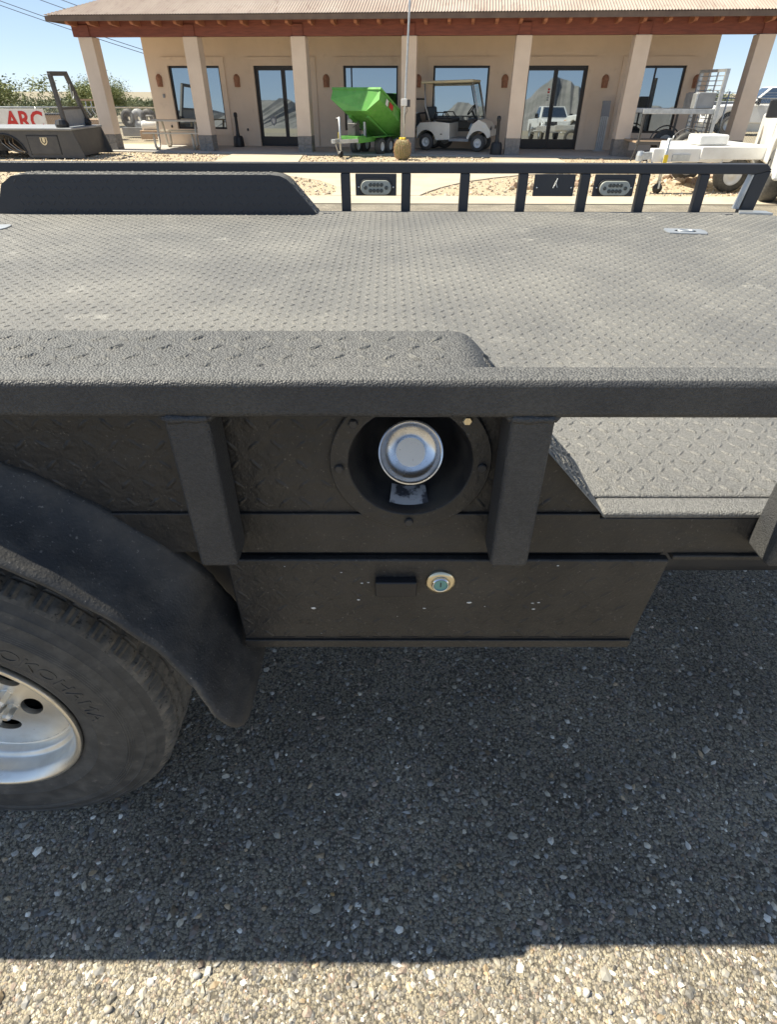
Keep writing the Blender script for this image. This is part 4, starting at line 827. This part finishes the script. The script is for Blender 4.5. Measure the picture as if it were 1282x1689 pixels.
MB().box(0.93, 1.02, -0.556, -0.5505, 0.62, 0.68).build('plate_sticker', 'white', G)
MB().box(-0.36, -0.30, -0.5755, -0.5705, 0.42, 0.45).build('reflector', 'black', G)
MB().tube([(-1.0, -0.5, 0.74), (-1.1, -0.5, 0.95), (-1.1, 0.5, 0.95), (-1.0, 0.5, 0.74)], 0.02, 7).build('bag_frame', 'black', G, smooth=True)
# dark utility cart behind the middle column
U = at('utility_cart', (0.62, 22.35, 0.03), R(8), 'black utility cart bed standing behind the middle column and golf cart', 'utility cart')
MB().box(-0.9, 0.35, -0.55, 0.55, 0.55, 0.60).box(-0.9, 0.35, -0.55, -0.52, 0.60, 0.95).box(-0.9, 0.35, 0.52, 0.55, 0.60, 0.95).box(0.32, 0.35, -0.52, 0.52, 0.60, 0.95).build('cargo_bed', 'body', U)
MB().box(-0.95, 0.40, -0.58, -0.5505, 0.93, 0.97).build('bed_rail', 'galv', U)
MB().box(0.40, 1.6, -0.5, 0.5, 0.4, 0.62).build('chassis', 'black', U, bevel=0.03)
MB().tube([(-0.1, -0.5, 0.95), (-0.12, -0.5, 1.3), (0.5, -0.5, 1.3), (0.55, -0.5, 0.9)], 0.025, 8).build('roll_bar', 'black', U, smooth=True)
for x in (-0.5, 1.2):
    for s in (-1, 1): small_wheel(U, (x, s*0.48, 0.27), 0.27, 0.2, rimm='galv')

# green dump trailer (forward = +x, hitch in front)
D_ = at('dump_trailer', (-0.60, 20.0, 0.0), R(180+60), 'bright green dump trailer with its bed tipped up in front of the porch', 'trailer')
for s in (-1, 1):
    MB().bar((-0.9, s*0.28, 0.40), (0.95, s*0.28, 0.40), 0.07, 0.12).build('frame_rail', 'green', D_)
    MB().bar((0.95, s*0.28, 0.40), (1.55, s*0.05, 0.40), 0.06, 0.09).build('tongue_bar', 'galv', D_)
    for x in (-0.55, -0.05): small_wheel(D_, (x, s*0.42, 0.215), 0.215, 0.19, rimm='white')
    MB().box(-0.85, 0.25, s*0.42-0.1, s*0.42+0.1, 0.45, 0.47).build('mudguard', 'green', D_)
MB().box(0.55, 0.98, -0.3, 0.3, 0.42, 0.50).build('front_deck', 'green', D_)
MB().box(0.60, 0.85, -0.12, 0.14, 0.50, 0.80).build('power_unit', 'body', D_, bevel=0.02)
MB().tube([(0.7, 0.2, 0.5), (0.65, 0.24, 0.72), (0.75, 0.2, 0.85), (0.9, 0.1, 0.7)], 0.012, 6).build('hydraulic_hose', 'black', D_, smooth=True)
MB().tube([(1.28, -0.09, 0.10), (1.28, -0.09, 0.95)], 0.03, 10).tube([(1.28, -0.09, 0.92), (1.28, -0.2, 0.92)], 0.012, 6).build('jack_post', 'galv', D_, smooth=True)
MB().lathe([(0.0001, -0.03), (0.085, -0.03), (0.085, 0.03), (0.0001, 0.03)], 'y', 18, (1.28, -0.09, 0.085)).build('jack_wheel', 'black', D_)
MB().box(1.25, 1.31, -0.135, -0.125, 0.45, 0.6).build('tag', 'yellow', D_)
MB().box(1.5, 1.75, -0.05, 0.05, 0.38, 0.46).lathe([(0.0001, 0.46), (0.06, 0.45), (0.06, 0.37), (0.0001, 0.36)], 'z', 14, (1.75, 0, 0)).build('coupler', 'galv', D_)
MB().tube([(1.5, 0.04, 0.36), (1.45, 0.05, 0.18), (1.6, 0.05, 0.12), (1.68, 0.02, 0.34)], 0.012, 6).build('safety_chain', 'galv', D_)
tip = Matrix.Translation((-0.95, 0, 0.34)) @ Matrix.Rotation(R(-25), 4, 'Y') @ Matrix.Translation((0.95, 0, -0.56))
bed = MB()
W2, WB = 0.80, 0.38
sec_ = [(-WB, 0.56), (-W2, 0.80), (-W2+0.02, 1.06), (W2-0.02, 1.06), (W2, 0.80), (WB, 0.56)]
xF, xR = 0.80, -0.95
fv_ = [(xF+(0.10 if z > 0.7 else 0), y, z) for y, z in sec_]; rv_ = [(xR, y, z) for y, z in sec_]
bed.add(fv_+rv_, [(0, 1, 2, 3, 4, 5), (0, 6, 7, 1), (1, 7, 8, 2), (3, 9, 10, 4), (4, 10, 11, 5), (5, 11, 6, 0)])
bo = bed.tf(tip).build('dump_bed', 'green', D_)
sol = bo.modifiers.new('solid', 'SOLIDIFY'); sol.thickness = 0.03
MB().bar((xF+0.1, -W2, 1.06), (xF+0.1, W2, 1.06), 0.05, 0.05).bar((xF+0.1, -W2+.02, 1.06), (xR, -W2+.02, 1.06), 0.05, 0.05).bar((xF+0.1, W2-.02, 1.06), (xR, W2-.02, 1.06), 0.05, 0.05).tf(tip).build('bed_rim', 'green', D_)
for s in (-1, 1):
    MB().box(-0.6, 0.55, s*0.30-0.04, s*0.30+0.04, 0.50, 0.558).tf(tip).build('bed_rail', 'green', D_)
    MB().bar((0.1, s*(W2+0.005), 0.83), (0.1, s*(W2-0.01), 1.04), 0.05, 0.04).bar((-0.95, s*(W2+0.005), 0.80), (-0.95, s*(W2-0.01), 1.05), 0.05, 0.04).tf(tip).build('bed_rib', 'green', D_)
    MB().box(0.05, 0.35, s*(W2+0.004)-0.002, s*(W2+0.004)+0.002, 0.86, 0.99).tf(tip).build('warning_label', 'red', D_)
    MB().box(0.42, 0.55, s*(W2+0.004)-0.002, s*(W2+0.004)+0.002, 0.84, 0.98).tf(tip).build('warning_label', 'white', D_)
MB().bar((0.1, 0, 0.42), tip @ Vector((0.2, 0, 0.54)), 0.06, 0.06).build('lift_ram', 'galv', D_)

# ------------------------------------------------------------------ right side: trailers and pickups
UT = at('utility_trailer', (7.75, 18.7, 0.0), R(-3), 'silver utility trailer with upright mesh ramp gate in front of the right window', 'trailer')
for s in (-1, 1):
    MB().box(-1.0, 0.85, s*0.62-0.03, s*0.62+0.03, 1.06, 1.17).build('top_rail', 'galv', UT, bevel=0.008)
    for x in (-0.95, 0.35, 0.75): MB().box(x-0.025, x+0.025, s*0.62-0.025, s*0.62+0.025, 0.46, 1.06).build('side_post', 'body', UT)
    MB().box(-1.0, 0.85, s*0.62-0.03, s*0.62+0.03, 0.38, 0.46).build('frame_rail', 'body', UT)
    small_wheel(UT, (0.22, s*0.82, 0.34), 0.34, 0.2, rimm='white', rr=0.6)
    MB().tube([(0.22+0.42*math.cos(a), s*0.82, 0.34+0.42*math.sin(a)) for a in np.linspace(0, math.pi, 13)], 0.018, 6).build('mudguard_hoop', 'body', UT, smooth=True)
    MB().bar((-0.93, s*0.62, 0.46), (-1.05, s*0.62, 0.0), 0.03, 0.03).build('stand_leg', 'body', UT)
for k in range(6): MB().box(-1.0, 0.85, -0.58+k*0.195, -0.58+k*0.195+0.185, 0.42, 0.455).build('deck_board', 'tan', UT)
MB().box(0.35, 0.80, -0.55, 0.25, 1.175, 1.52).build('storage_box', 'grey', UT, bevel=0.02)
MB().box(0.30, 0.349, -0.55, 0.25, 1.175, 1.50).build('box_door', 'galv', UT, bevel=0.01)
gm = Matrix.Translation((0.86, -0.66, 0.5)) @ Matrix.Rotation(R(8), 4, 'Z')
gate = MB().box(-0.045, 0.045, -0.03, 0.03, 0, 1.5).box(-0.045, 0.045, 1.2, 1.26, 0, 1.5).box(-0.045, 0.045, 0.03, 1.2, 1.44, 1.5).box(-0.045, 0.045, 0.03, 1.2, 0.0, 0.06).tf(gm).build('ramp_gate', 'galv', UT)
for k in range(13): MB().box(-0.012, 0.012, 0.03, 1.2, 0.15+k*0.1, 0.17+k*0.1).tf(gm).build('gate_bar', 'galv', gate)
for y in (0.4, 0.8): MB().box(-0.015, 0.015, y, y+0.03, 0.06, 1.44).tf(gm).build('gate_upright', 'galv', gate)
# white tow dolly nearer to the camera
W = at('tow_trailer', (5.55, 12.25, 0.0), R(4), 'white flat tow trailer with coupler and yellow tagged jack behind the far rail', 'trailer')
MB().box(-0.85, 0.9, -0.25, -0.08, 0.56, 0.80).build('tongue_beam', 'white', W, bevel=0.015)
MB().box(0.1, 1.6, -0.28, 1.5, 0.60, 0.83).build('deck_frame', 'white', W, bevel=0.015)
MB().box(-0.45, -0.1, -0.27, -0.251, 0.58, 0.70).build('side_plate', 'galv', W)
MB().box(0.15, 0.75, 0.0, 0.5, 0.835, 1.02).build('tool_case', 'white', W, bevel=0.04)
MB().bar((-1.05, -0.165, 0.66), (-0.84, -0.165, 0.68), 0.12, 0.12).lathe([(0.0001, 0.76), (0.06, 0.75), (0.075, 0.68), (0.07, 0.58), (0.0001, 0.57)], 'z', 14, (-1.06, -0.165, 0)).build('coupler', 'galv', W)
MB().tube([(-1.02, -0.2, 0.6), (-1.1, -0.22, 0.5), (-0.98, -0.24, 0.44), (-0.9, -0.2, 0.58), (-0.86, -0.26, 0.5), (-0.8, -0.22, 0.62)], 0.016, 6).build('safety_chain', 'galv', W, smooth=True)
MB().tube([(-0.62, -0.30, 0.20), (-0.62, -0.30, 0.98)], 0.032, 10).tube([(-0.62, -0.30, 0.97), (-0.62, -0.44, 0.97), (-0.62, -0.44, 1.03)], 0.012, 6).build('jack_post', 'galv', W, smooth=True)
MB().lathe([(0.0001, -0.025), (0.09, -0.025), (0.1, 0), (0.09, 0.025), (0.0001, 0.025)], 'y', 18, (-0.62, -0.30, 0.10)).build('jack_wheel', 'black', W, smooth=True)
MB().bar((-0.62, -0.345, 0.10), (-0.62, -0.345, 0.24), 0.03, 0.015).bar((-0.62, -0.255, 0.10), (-0.62, -0.255, 0.24), 0.03, 0.015).build('jack_fork', 'galv', W)
MB().box(-0.66, -0.58, -0.345, -0.335, 0.52, 0.70).build('jack_tag', 'yellow', W)
for y in (-0.15, 1.62): small_wheel(W, (0.9, y, 0.33), 0.33, 0.2, rimm='white', rr=0.6)
fv2 = []; ff2 = []
for i in range(15):
    a = R(15+150*i/14)
    for r_, y_ in ((0.39, -0.27), (0.41, -0.26), (0.41, -0.03), (0.39, -0.02)): fv2.append((0.9+r_*math.cos(a), y_, 0.33+r_*math.sin(a)))
for i in range(14):
    for j in range(4): ff2.append((4*i+j, 4*i+(j+1) % 4, 4*i+4+(j+1) % 4, 4*i+4+j))
MB().add(fv2, ff2).build('wheel_fender', 'white', W, smooth=True)

W.scale = (0.93, 0.93, 0.88)
def pickup(loc, rz, lab, name='pickup_truck', paint='white'):
    e = at(name, loc, rz, lab, 'pickup truck')
    prof_ = [(-2.78, 0.50), (-2.78, 1.16), (-0.72, 1.18), (1.15, 1.18), (2.35, 1.12), (2.66, 1.02), (2.80, 0.86), (2.82, 0.46), (2.35, 0.42)]+arch(1.78, 0.42, 0.50, 8, 172, 12)+[(-1.2, 0.42)]+arch(-1.78, 0.42, 0.50, 8, 172, 12)+[(-2.4, 0.46)]
    MB().prism(prof_, 'y', -0.97, 0.97).build('body', paint, e, bevel=0.06, seg=3)
    a = [(-0.72, 0.93, 1.17), (1.18, 0.93, 1.17), (0.48, 0.74, 1.80), (-0.55, 0.74, 1.82)]; b = [(x, -y, z) for x, y, z in a]
    cab = MB().add(a+b, [(0, 1, 2, 3), (7, 6, 5, 4), (3, 2, 6, 7), (1, 5, 6, 2), (0, 3, 7, 4), (0, 4, 5, 1)]).build('cab', paint, e, bevel=0.06, seg=3)
    def q(p, off): c = sum((Vector(x) for x in p), Vector())/4; n_ = (Vector(p[1])-Vector(p[0])).cross(Vector(p[3])-Vector(p[0])).normalized()*off; return [c+(Vector(x)-c)*0.86+n_ for x in p]
    for p in ([a[1], b[1], b[2], a[2]], [b[0], b[1], b[2], b[3]], [a[1], a[0], a[3], a[2]], [b[0], a[0], a[3], b[3]][::-1]):
        v = q(p, 0.008); c = sum(v, Vector())/4
        if (v[0]-Vector((0.2, 0, 1.45))).dot((v[1]-v[0]).cross(v[3]-v[0])) < 0: v = q(p, -0.008)
        MB().add(v, [(0, 1, 2, 3)]).build('window', 'carglass', cab)
    for s in (-1, 1):
        for x in (1.78, -1.78): small_wheel(e, (x, s*0.83, 0.40), 0.40, 0.27, rimm='galv', rr=0.58)
        MB().box(2.70, 2.815, s*0.70-0.17, s*0.70+0.17, 0.80, 0.98).build('headlight', 'lens', e, bevel=0.03)
        MB().box(2.45, 2.70, s*0.962-0.015, s*0.962+0.015, 0.86, 0.95).build('marker_lamp', 'amber', e, bevel=0.01)
        MB().box(0.82, 0.95, s*1.08-0.1, s*1.08+0.1, 1.16, 1.42).bar((0.88, s*0.92, 1.2), (0.88, s*1.02, 1.24), 0.04, 0.04).build('mirror', 'black', e, bevel=0.02)
        for x in (1.78, -1.78): MB().box(x-0.42, x+0.42, s*0.70-0.18, s*0.70+0.18, 0.46, 0.86).build('wheel_liner', 'black', e)
    MB().box(2.79, 2.835, -0.5, 0.5, 0.72, 0.98).build('grille', 'body', e, bevel=0.01)
    MB().box(2.72, 2.92, -0.96, 0.96, 0.42, 0.62).build('bumper', 'chrome' if paint != 'white' else 'white', e, bevel=0.04)
    MB().box(-2.6, -0.85, -0.80, 0.80, 1.10, 1.2).build('bed_floor', 'black', e)
    return e
fw = Vector((-0.42, -0.91, 0)).normalized(); rz_ = math.atan2(fw.y, fw.x); rt = Vector((math.cos(rz_+math.pi/2), math.sin(rz_+math.pi/2), 0))
pk = Vector((6.52, 11.0, 0)) - fw*1.78 + rt*0.83
pickup(tuple(pk), rz_, 'white pickup truck cut off by the right edge, front wheel showing')
pickup((5.58, -1.6, 0), math.atan2(BV.y, BV.x)-R(4), 'white pickup truck seen only as a reflection in the right glass door')
pickup((17.5, 31.5, -0.06), R(165), 'white pickup truck parked behind the chain link fence at the right')

# ------------------------------------------------------------------ fences
def fence(a, b, h, lab, barb=False):
    a = Vector(a); b = Vector(b); d = b-a; L = d.length; rz = math.atan2(d.y, d.x)
    e = at('chain_link_fence', tuple(a), rz, lab, 'fence')
    n_ = int(L/2.4)+1
    for i in range(n_+1): MB().tube([(L*i/n_, 0, -0.1), (L*i/n_, 0, h+(0.2 if barb else 0.02))], 0.03, 8).build('post', 'galv', e, smooth=True)
    MB().tube([(0, 0, h), (L, 0, h)], 0.022, 8).build('top_rail', 'galv', e, smooth=True)
    mb = MB(); s_ = 0.085; w = 0.0035; k = int((L+h)/s_)
    for i in range(-int(h/s_)-1, int(L/s_)+1):
        x0 = i*s_
        for sg in (1, -1):
            p0 = [x0, 0.0]; p1 = [x0+h, h]
            if sg < 0: p0, p1 = [x0, h], [x0+h, 0.0]
            t0 = max(0, -p0[0]/h); t1 = min(1, (L-p0[0])/h)
            if t1 <= t0: continue
            A = (p0[0]+h*t0, 0.002*sg, p0[1]+(p1[1]-p0[1])*t0); Bp = (p0[0]+h*t1, 0.002*sg, p0[1]+(p1[1]-p0[1])*t1)
            mb.bar(A, Bp, w, w)
    tag(mb.build('wire_mesh', 'galv', e), kind='stuff')
    if barb:
        for z in (h+0.08, h+0.16): MB().tube([(0, 0, z), (L, 0, z)], 0.006, 5).build('barbed_wire', 'galv', e)
    return e
fence((-22, 24.6, 0), (-8.0, 25.2, 0), 1.03, 'low chain link fence left of the building carrying the red lettered banner')
fence((10.2, 25.6, 0), (19, 24.9, 0), 1.36, 'chain link fence with barbed wire right of the building', True)
# ARC banner
A_ = at('lettered_banner', (-14.9, 24.42, 0.0), R(2.45), 'white banner with bold red letters hung on the left fence', 'banner')
MB().box(-2.2, 2.72, -0.012, 0.012, 0.36, 1.0).build('sheet', 'white', A_)
me = text_mesh('ARC', 0.80, 0.006, 0.02, 0.12); vv = np.array([v.co[:] for v in me.vertices]); lo_, hi_ = vv.min(0), vv.max(0)
vv[:, 0] = (vv[:, 0]-lo_[0])/(hi_[0]-lo_[0])*1.38+1.27; vv[:, 1] = (vv[:, 1]-lo_[1])/(hi_[1]-lo_[1])*0.54+0.40
me.vertices.foreach_set('co', np.stack([vv[:, 0], -0.0185-vv[:, 2]*0.5, vv[:, 1]], 1).astype(np.float32).ravel()); me.update(); link('lettering', me, 'red', A_)

# dark truck bed on display at the left
S = at('display_truck_bed', (-10.3, 18.2, 0.0), 0, 'dark grey skirted truck bed with headache rack displayed on the gravel at left', 'truck bed')
ar = [(x, z) for x, z in arch(-0.02, 0.05, 0.50, 14, 166, 14)]
MB().prism([(1.85, 0.02), (2.02, 0.10), (1.92, 0.66), (-1.7, 0.66), (-1.7, 0.10)][:0]+[(2.05, 0.02), (1.86, 0.655), (-1.8, 0.655), (-1.8, 0.06), (-0.55, 0.06)]+ar[::-1]+[(0.55, 0.04)], 'y', 0.0, 0.05).build('side_skirt', 'body', S)
MB().prism([(2.05, 0.02), (1.86, 0.655), (-1.8, 0.655), (-1.8, 0.06)], 'y', 1.9, 1.95).build('side_skirt', 'body', S)
MB().box(1.80, 1.86, 0.051, 1.9, 0.05, 0.65).build('end_panel', 'body', S)
MB().box(-1.85, 1.88, -0.04, 1.98, 0.656, 0.71).build('deck', 'grey', S, bevel=0.015)
fv3 = []; ff3 = []
for i in range(15):
    a = R(10+160*i/14)
    for r_, y_ in ((0.50, -0.025), (0.54, -0.025), (0.54, -0.002), (0.50, -0.002)): fv3.append((-0.02+r_*math.cos(a), y_, 0.05+r_*math.sin(a)))
for i in range(14):
    for j in range(4): ff3.append((4*i+j, 4*i+(j+1) % 4, 4*i+4+(j+1) % 4, 4*i+4+j))
MB().add(fv3, ff3).build('wheel_arch', 'black', S, smooth=True)
dr = MB().box(0.62, 1.42, -0.022, -0.002, 0.12, 0.53).build('locker_door', 'body', S, bevel=0.01)
MB().box(0.60, 0.618, -0.012, -0.002, 0.10, 0.55).box(1.422, 1.44, -0.012, -0.002, 0.10, 0.55).box(0.60, 1.44, -0.012, -0.002, 0.532, 0.55).build('door_seal', 'black', S)
lat = MB().prism([(0.96, 0.50), (1.14, 0.50), (1.14, 0.40), (1.10, 0.34), (1.05, 0.32), (1.0, 0.34), (0.96, 0.40)], 'y', -0.03, -0.023).build('latch', 'brass', S)
MB().tube([(1.0, -0.035, 0.49), (1.0, -0.035, 0.40), (1.05, -0.035, 0.36), (1.10, -0.035, 0.40), (1.10, -0.035, 0.49)], 0.012, 6).build('latch_handle', 'dark', S)
rk = MB()
def pst(p, q_): rk.bar(p, q_, 0.12, 0.09, (1, 0, 0))
pst((1.62, 0.25, 0.71), (1.58, 0.25, 1.86)); pst((1.62, 1.75, 0.71), (1.58, 1.15, 1.88)); rk.bar((1.58, 0.2, 1.86), (1.58, 1.2, 1.88), 0.10, 0.09, (1, 0, 0)); rk.bar((1.61, 0.3, 1.13), (1.61, 1.5, 1.13), 0.06, 0.05, (1, 0, 0))
rk.build('headache_rack', 'body', S, bevel=0.01)
MB().add([(1.61, 0.30, 0.72), (1.61, 1.66, 0.72), (1.61, 1.48, 1.11), (1.61, 0.30, 1.11)], [(0, 1, 2, 3)]).build('rack_mesh', 'grey', S)
for y0, z0 in ((0.36, 1.35), (1.2, 1.4)): MB().tube([(1.6, y0, z0+0.35), (1.56, y0+0.03, z0), (1.56, y0+0.06, z0-0.08), (1.58, y0+0.1, z0-0.02), (1.6, y0+0.08, z0+0.1)], 0.014, 6).build('rack_hook', 'galv', S)
for y0 in (0.02, 1.45): MB().lathe([(0.0001, 0.71), (0.16, 0.71), (0.18, 0.78), (0.13, 0.88), (0.0001, 0.90)], 'z', 12, (1.55, y0+0.2, 0)).build('rack_gusset', 'black', S)
MB().box(-1.75, -0.3, 0.4, 0.5, 0.07, 0.16).box(-0.5, 1.7, 0.7, 0.8, 0.25, 0.40).box(-0.5, 1.7, 1.2, 1.3, 0.25, 0.40).build('subframe', 'dark', S)
for k in range(4): MB().tube([(-0.3+0.12*k, 0.3, 0.5), (-0.25+0.1*k, 0.25, 0.35), (-0.1+0.1*k, 0.28, 0.2), (0.15+0.08*k, 0.3, 0.12)], 0.014, 6).build('loose_hose', 'tan' if k % 2 else 'galv', S, smooth=True)

# clutter behind the left fence
e = at('tan_generator', (-11.4, 27.2, 0), R(8), 'tan steel equipment frame standing behind the left fence', 'equipment')
MB().box(-0.5, 0.5, -0.4, 0.4, 0.0, 0.62).build('housing', 'tan', e, bevel=0.02)
for x in (-0.47, 0.47): MB().box(x-0.03, x+0.03, -0.38, -0.32, 0.62, 1.22).build('upright', 'tan', e)
MB().box(-0.5, 0.5, -0.38, -0.32, 1.2, 1.26).build('crossbar', 'tan', e)
for k in range(3): MB().tube([(-0.25+0.2*k, -0.35, 1.2), (-0.25+0.2*k, -0.42, 0.9), (-0.15+0.2*k, -0.42, 0.75)], 0.02, 6).build('hanging_chain', 'galv', e)
e = at('white_tank', (-9.15, 26.6, 0), R(5), 'white round topped tank on a tan stand behind the left fence', 'tank')
MB().box(-0.45, 0.45, -0.25, 0.25, 0.0, 0.29).build('stand', 'tan', e, bevel=0.015)
MB().lathe([(0.0001, -0.4), (0.13, -0.38), (0.16, -0.32), (0.16, 0.32), (0.13, 0.38), (0.0001, 0.4)], 'x', 24, (0, 0, 0.44)).build('vessel', 'white', e, smooth=True)
MB().tube([(-0.15, 0, 0.58), (-0.15, 0, 0.75), (0.1, 0, 0.75), (0.1, 0, 0.58)], 0.025, 8).build('handle', 'grey', e, smooth=True)
e = at('cable_reels', (-10.25, 28.4, 0), R(-12), 'grey machinery frame with coiled hoses behind the left fence', 'equipment')
MB().box(-0.7, 0.7, -0.3, 0.3, 0.0, 0.3).build('base', 'grey', e)
for k in range(3): MB().lathe([(0.1, -0.1), (0.32, -0.1), (0.34, 0), (0.32, 0.1), (0.1, 0.1)], 'y', 20, (-0.45+0.45*k, 0, 0.6), closed=True).build('reel', 'dark' if k != 1 else 'grey', e, smooth=True)
e = at('rust_brown_bin', (-13.0, 26.4, 0), R(3), 'rust brown steel bin behind the fence right of the red lettered banner', 'bin')
MB().prism([(-0.55, 0.0), (0.55, 0.0), (0.65, 0.78), (-0.65, 0.78)], 'y', -0.4, 0.4).build('tub', 'tan', e, bevel=0.02)
MB().box(-0.69, 0.69, -0.44, 0.44, 0.77, 0.82).build('rim', 'dark', e)
e = at('black_board', (9.75, 22.4, 0.0), R(-6), 'tall black panel standing behind the rightmost column', 'panel')
MB().box(-0.26, 0.26, -0.03, 0.03, 0.03, 1.36).build('sheet', 'black', e, bevel=0.01); MB().box(-0.28, 0.28, -0.2, 0.2, 0.0, 0.03).build('foot', 'dark', e)
e = at('far_shed', (17.6, 36, -0.06), R(-5), 'low pale flat roofed shed far behind the right fence', 'building')
MB().box(-2.2, 3.4, -1.2, 1.2, 0, 1.05).build('wall', 'cream', e); MB().box(-2.4, 3.6, -1.4, 1.4, 1.05, 1.22).build('roof', 'grey', e); MB().box(-1, 0, -1.215, -1.2, 0.1, 0.95).build('door', 'body', e)

# ------------------------------------------------------------------ trees
def tree(x, y, h, r, lab, leafm='leaf', seed=1, nl=11000):
    g_ = np.random.default_rng(seed); e = at('palo_verde_tree', (x, y, -0.06), 0, lab, 'tree', 'desert trees behind the fences')
    tr = MB(); tips = []
    tr.tube([(0, 0, 0), (0.05, 0, h*0.18), (0.02, 0.03, h*0.35)], [0.09, 0.07, 0.06], 8)
    for k in range(11):
        a = k*2.4+g_.uniform(-.3, .3); el = g_.uniform(0.35, 1.3); L = g_.uniform(0.55, 1.0)
        p = [Vector((0.03, 0.02, h*g_.uniform(.15, .35)))]
        tipp = Vector((math.cos(a)*r*L*math.cos(el)*1.1, math.sin(a)*r*L*math.cos(el)*1.1, h*(0.4+0.55*L*math.sin(el))))
        mid = (p[0]+tipp)/2+Vector((0, 0, 0.1*h)); tr.tube([p[0], mid, tipp], [0.045, 0.025, 0.01], 6); tips += [tipp, mid, (mid+tipp)/2]
        for _ in range(3):
            t2 = tipp+Vector((g_.normal(0, .25)*r, g_.normal(0, .25)*r, g_.normal(0, .1)*h)); tr.tube([mid, (mid+t2)/2+Vector((0, 0, .05*h)), t2], [0.018, 0.012, 0.005], 5); tips += [t2, (mid+t2)/2]
    tr.build('trunk', 'bark', e, smooth=True)
    tips = np.array([t[:] for t in tips]); c = tips[g_.integers(0, len(tips), nl)]+g_.normal(0, 1, (nl, 3))*np.array([0.17*r, 0.17*r, 0.085*h])
    d = g_.normal(0, 1, (nl, 3)); d[:, 2] = d[:, 2]*0.6-0.2; d /= np.linalg.norm(d, axis=1)[:, None]; s_ = np.cross(d, g_.normal(0, 1, (nl, 3))); s_ /= np.linalg.norm(s_, axis=1)[:, None]
    L = g_.uniform(0.03, 0.085, (nl, 1))*(r/1.6); w = L*g_.uniform(0.15, 0.38, (nl, 1))
    P = np.stack([c-d*L, c-s_*w, c+d*L, c+s_*w], 1).reshape(-1, 3); F_ = np.arange(nl*4).reshape(-1, 4)
    lm = np_mesh('foliage', P, F_); tag(link('crown', lm, leafm, e), kind='stuff')
tree(-21.6, 34.5, 2.25, 2.6, 'wide pale green desert tree above the red lettered banner', seed=3, nl=30000)
tree(-15.6, 37.5, 1.95, 1.5, 'pale green desert tree between the left column and the building', seed=4, nl=22000)
tree(-24.5, 40, 1.9, 1.9, 'dark green desert tree at the far left edge', 'leafdark', seed=5)
tree(-18.2, 42, 1.35, 1.8, 'low dark green bush behind the headache rack', 'leafdark', seed=6)
tree(-13.5, 41, 1.2, 1.8, 'low olive bush just left of the building wall', 'leafdark', seed=8)

tree(19.5, 44, 1.6, 2.4, 'low green desert tree beyond the right fence', 'leafdark', seed=21)

def scrub():
    g_ = np.random.default_rng(31); C = []; nl = 60000
    for _ in range(170):
        x = g_.uniform(-75, -14) if g_.random() < 0.75 else g_.uniform(18, 60); y = g_.uniform(50, 70); C.append((x, y, g_.uniform(0.25, 0.85), g_.uniform(0.9, 2.2)))
    C = np.array(C); k = g_.integers(0, len(C), nl); d = g_.normal(0, 1, (nl, 3)); d /= np.linalg.norm(d, axis=1)[:, None]; rr = g_.random((nl, 1))**0.4
    c = np.stack([C[k, 0], C[k, 1], C[k, 2]*0.75], 1)+d*rr*np.stack([C[k, 3], C[k, 3], C[k, 2]], 1); c[:, 2] = np.abs(c[:, 2])
    d = g_.normal(0, 1, (nl, 3)); d /= np.linalg.norm(d, axis=1)[:, None]; s_ = np.cross(d, g_.normal(0, 1, (nl, 3))); s_ /= np.linalg.norm(s_, axis=1)[:, None]; L = g_.uniform(0.06, 0.16, (nl, 1)); w = L*0.4
    return np_mesh('desert_scrub', np.stack([c-d*L, c-s_*w, c+d*L, c+s_*w], 1).reshape(-1, 3), np.arange(nl*4).reshape(-1, 4))
tag(link('desert_scrub', scrub(), 'leafdark'), 'grey green desert scrub far behind the fences', 'scrub', kind='stuff')

# ------------------------------------------------------------------ overhead wires
def wire(p, q_, lab):
    p = Vector(p); q_ = Vector(q_); pts = [p.lerp(q_, i/16)-Vector((0, 0, 0.25*4*(i/16)*(1-i/16))) for i in range(17)]
    o = MB().tube(pts, 0.016, 5).build('power_line', 'wire', None, smooth=True); top(o, lab, 'cable', 'overhead power lines')
wire((-27, 40, 7.4), (-8, 40, 2.0), 'upper left power line meeting the roof corner')
wire((-27, 40.4, 7.15), (-8, 40.4, 1.85), 'lowest power line, passing behind the left column')
wire((-27, 41, 8.1), (-8, 41, 2.55), 'short power line crossing the sky left of the roof edge')
wire((-27, 41.6, 8.5), (-8, 41.6, 2.8), 'power line nearest to the roof at the top left')
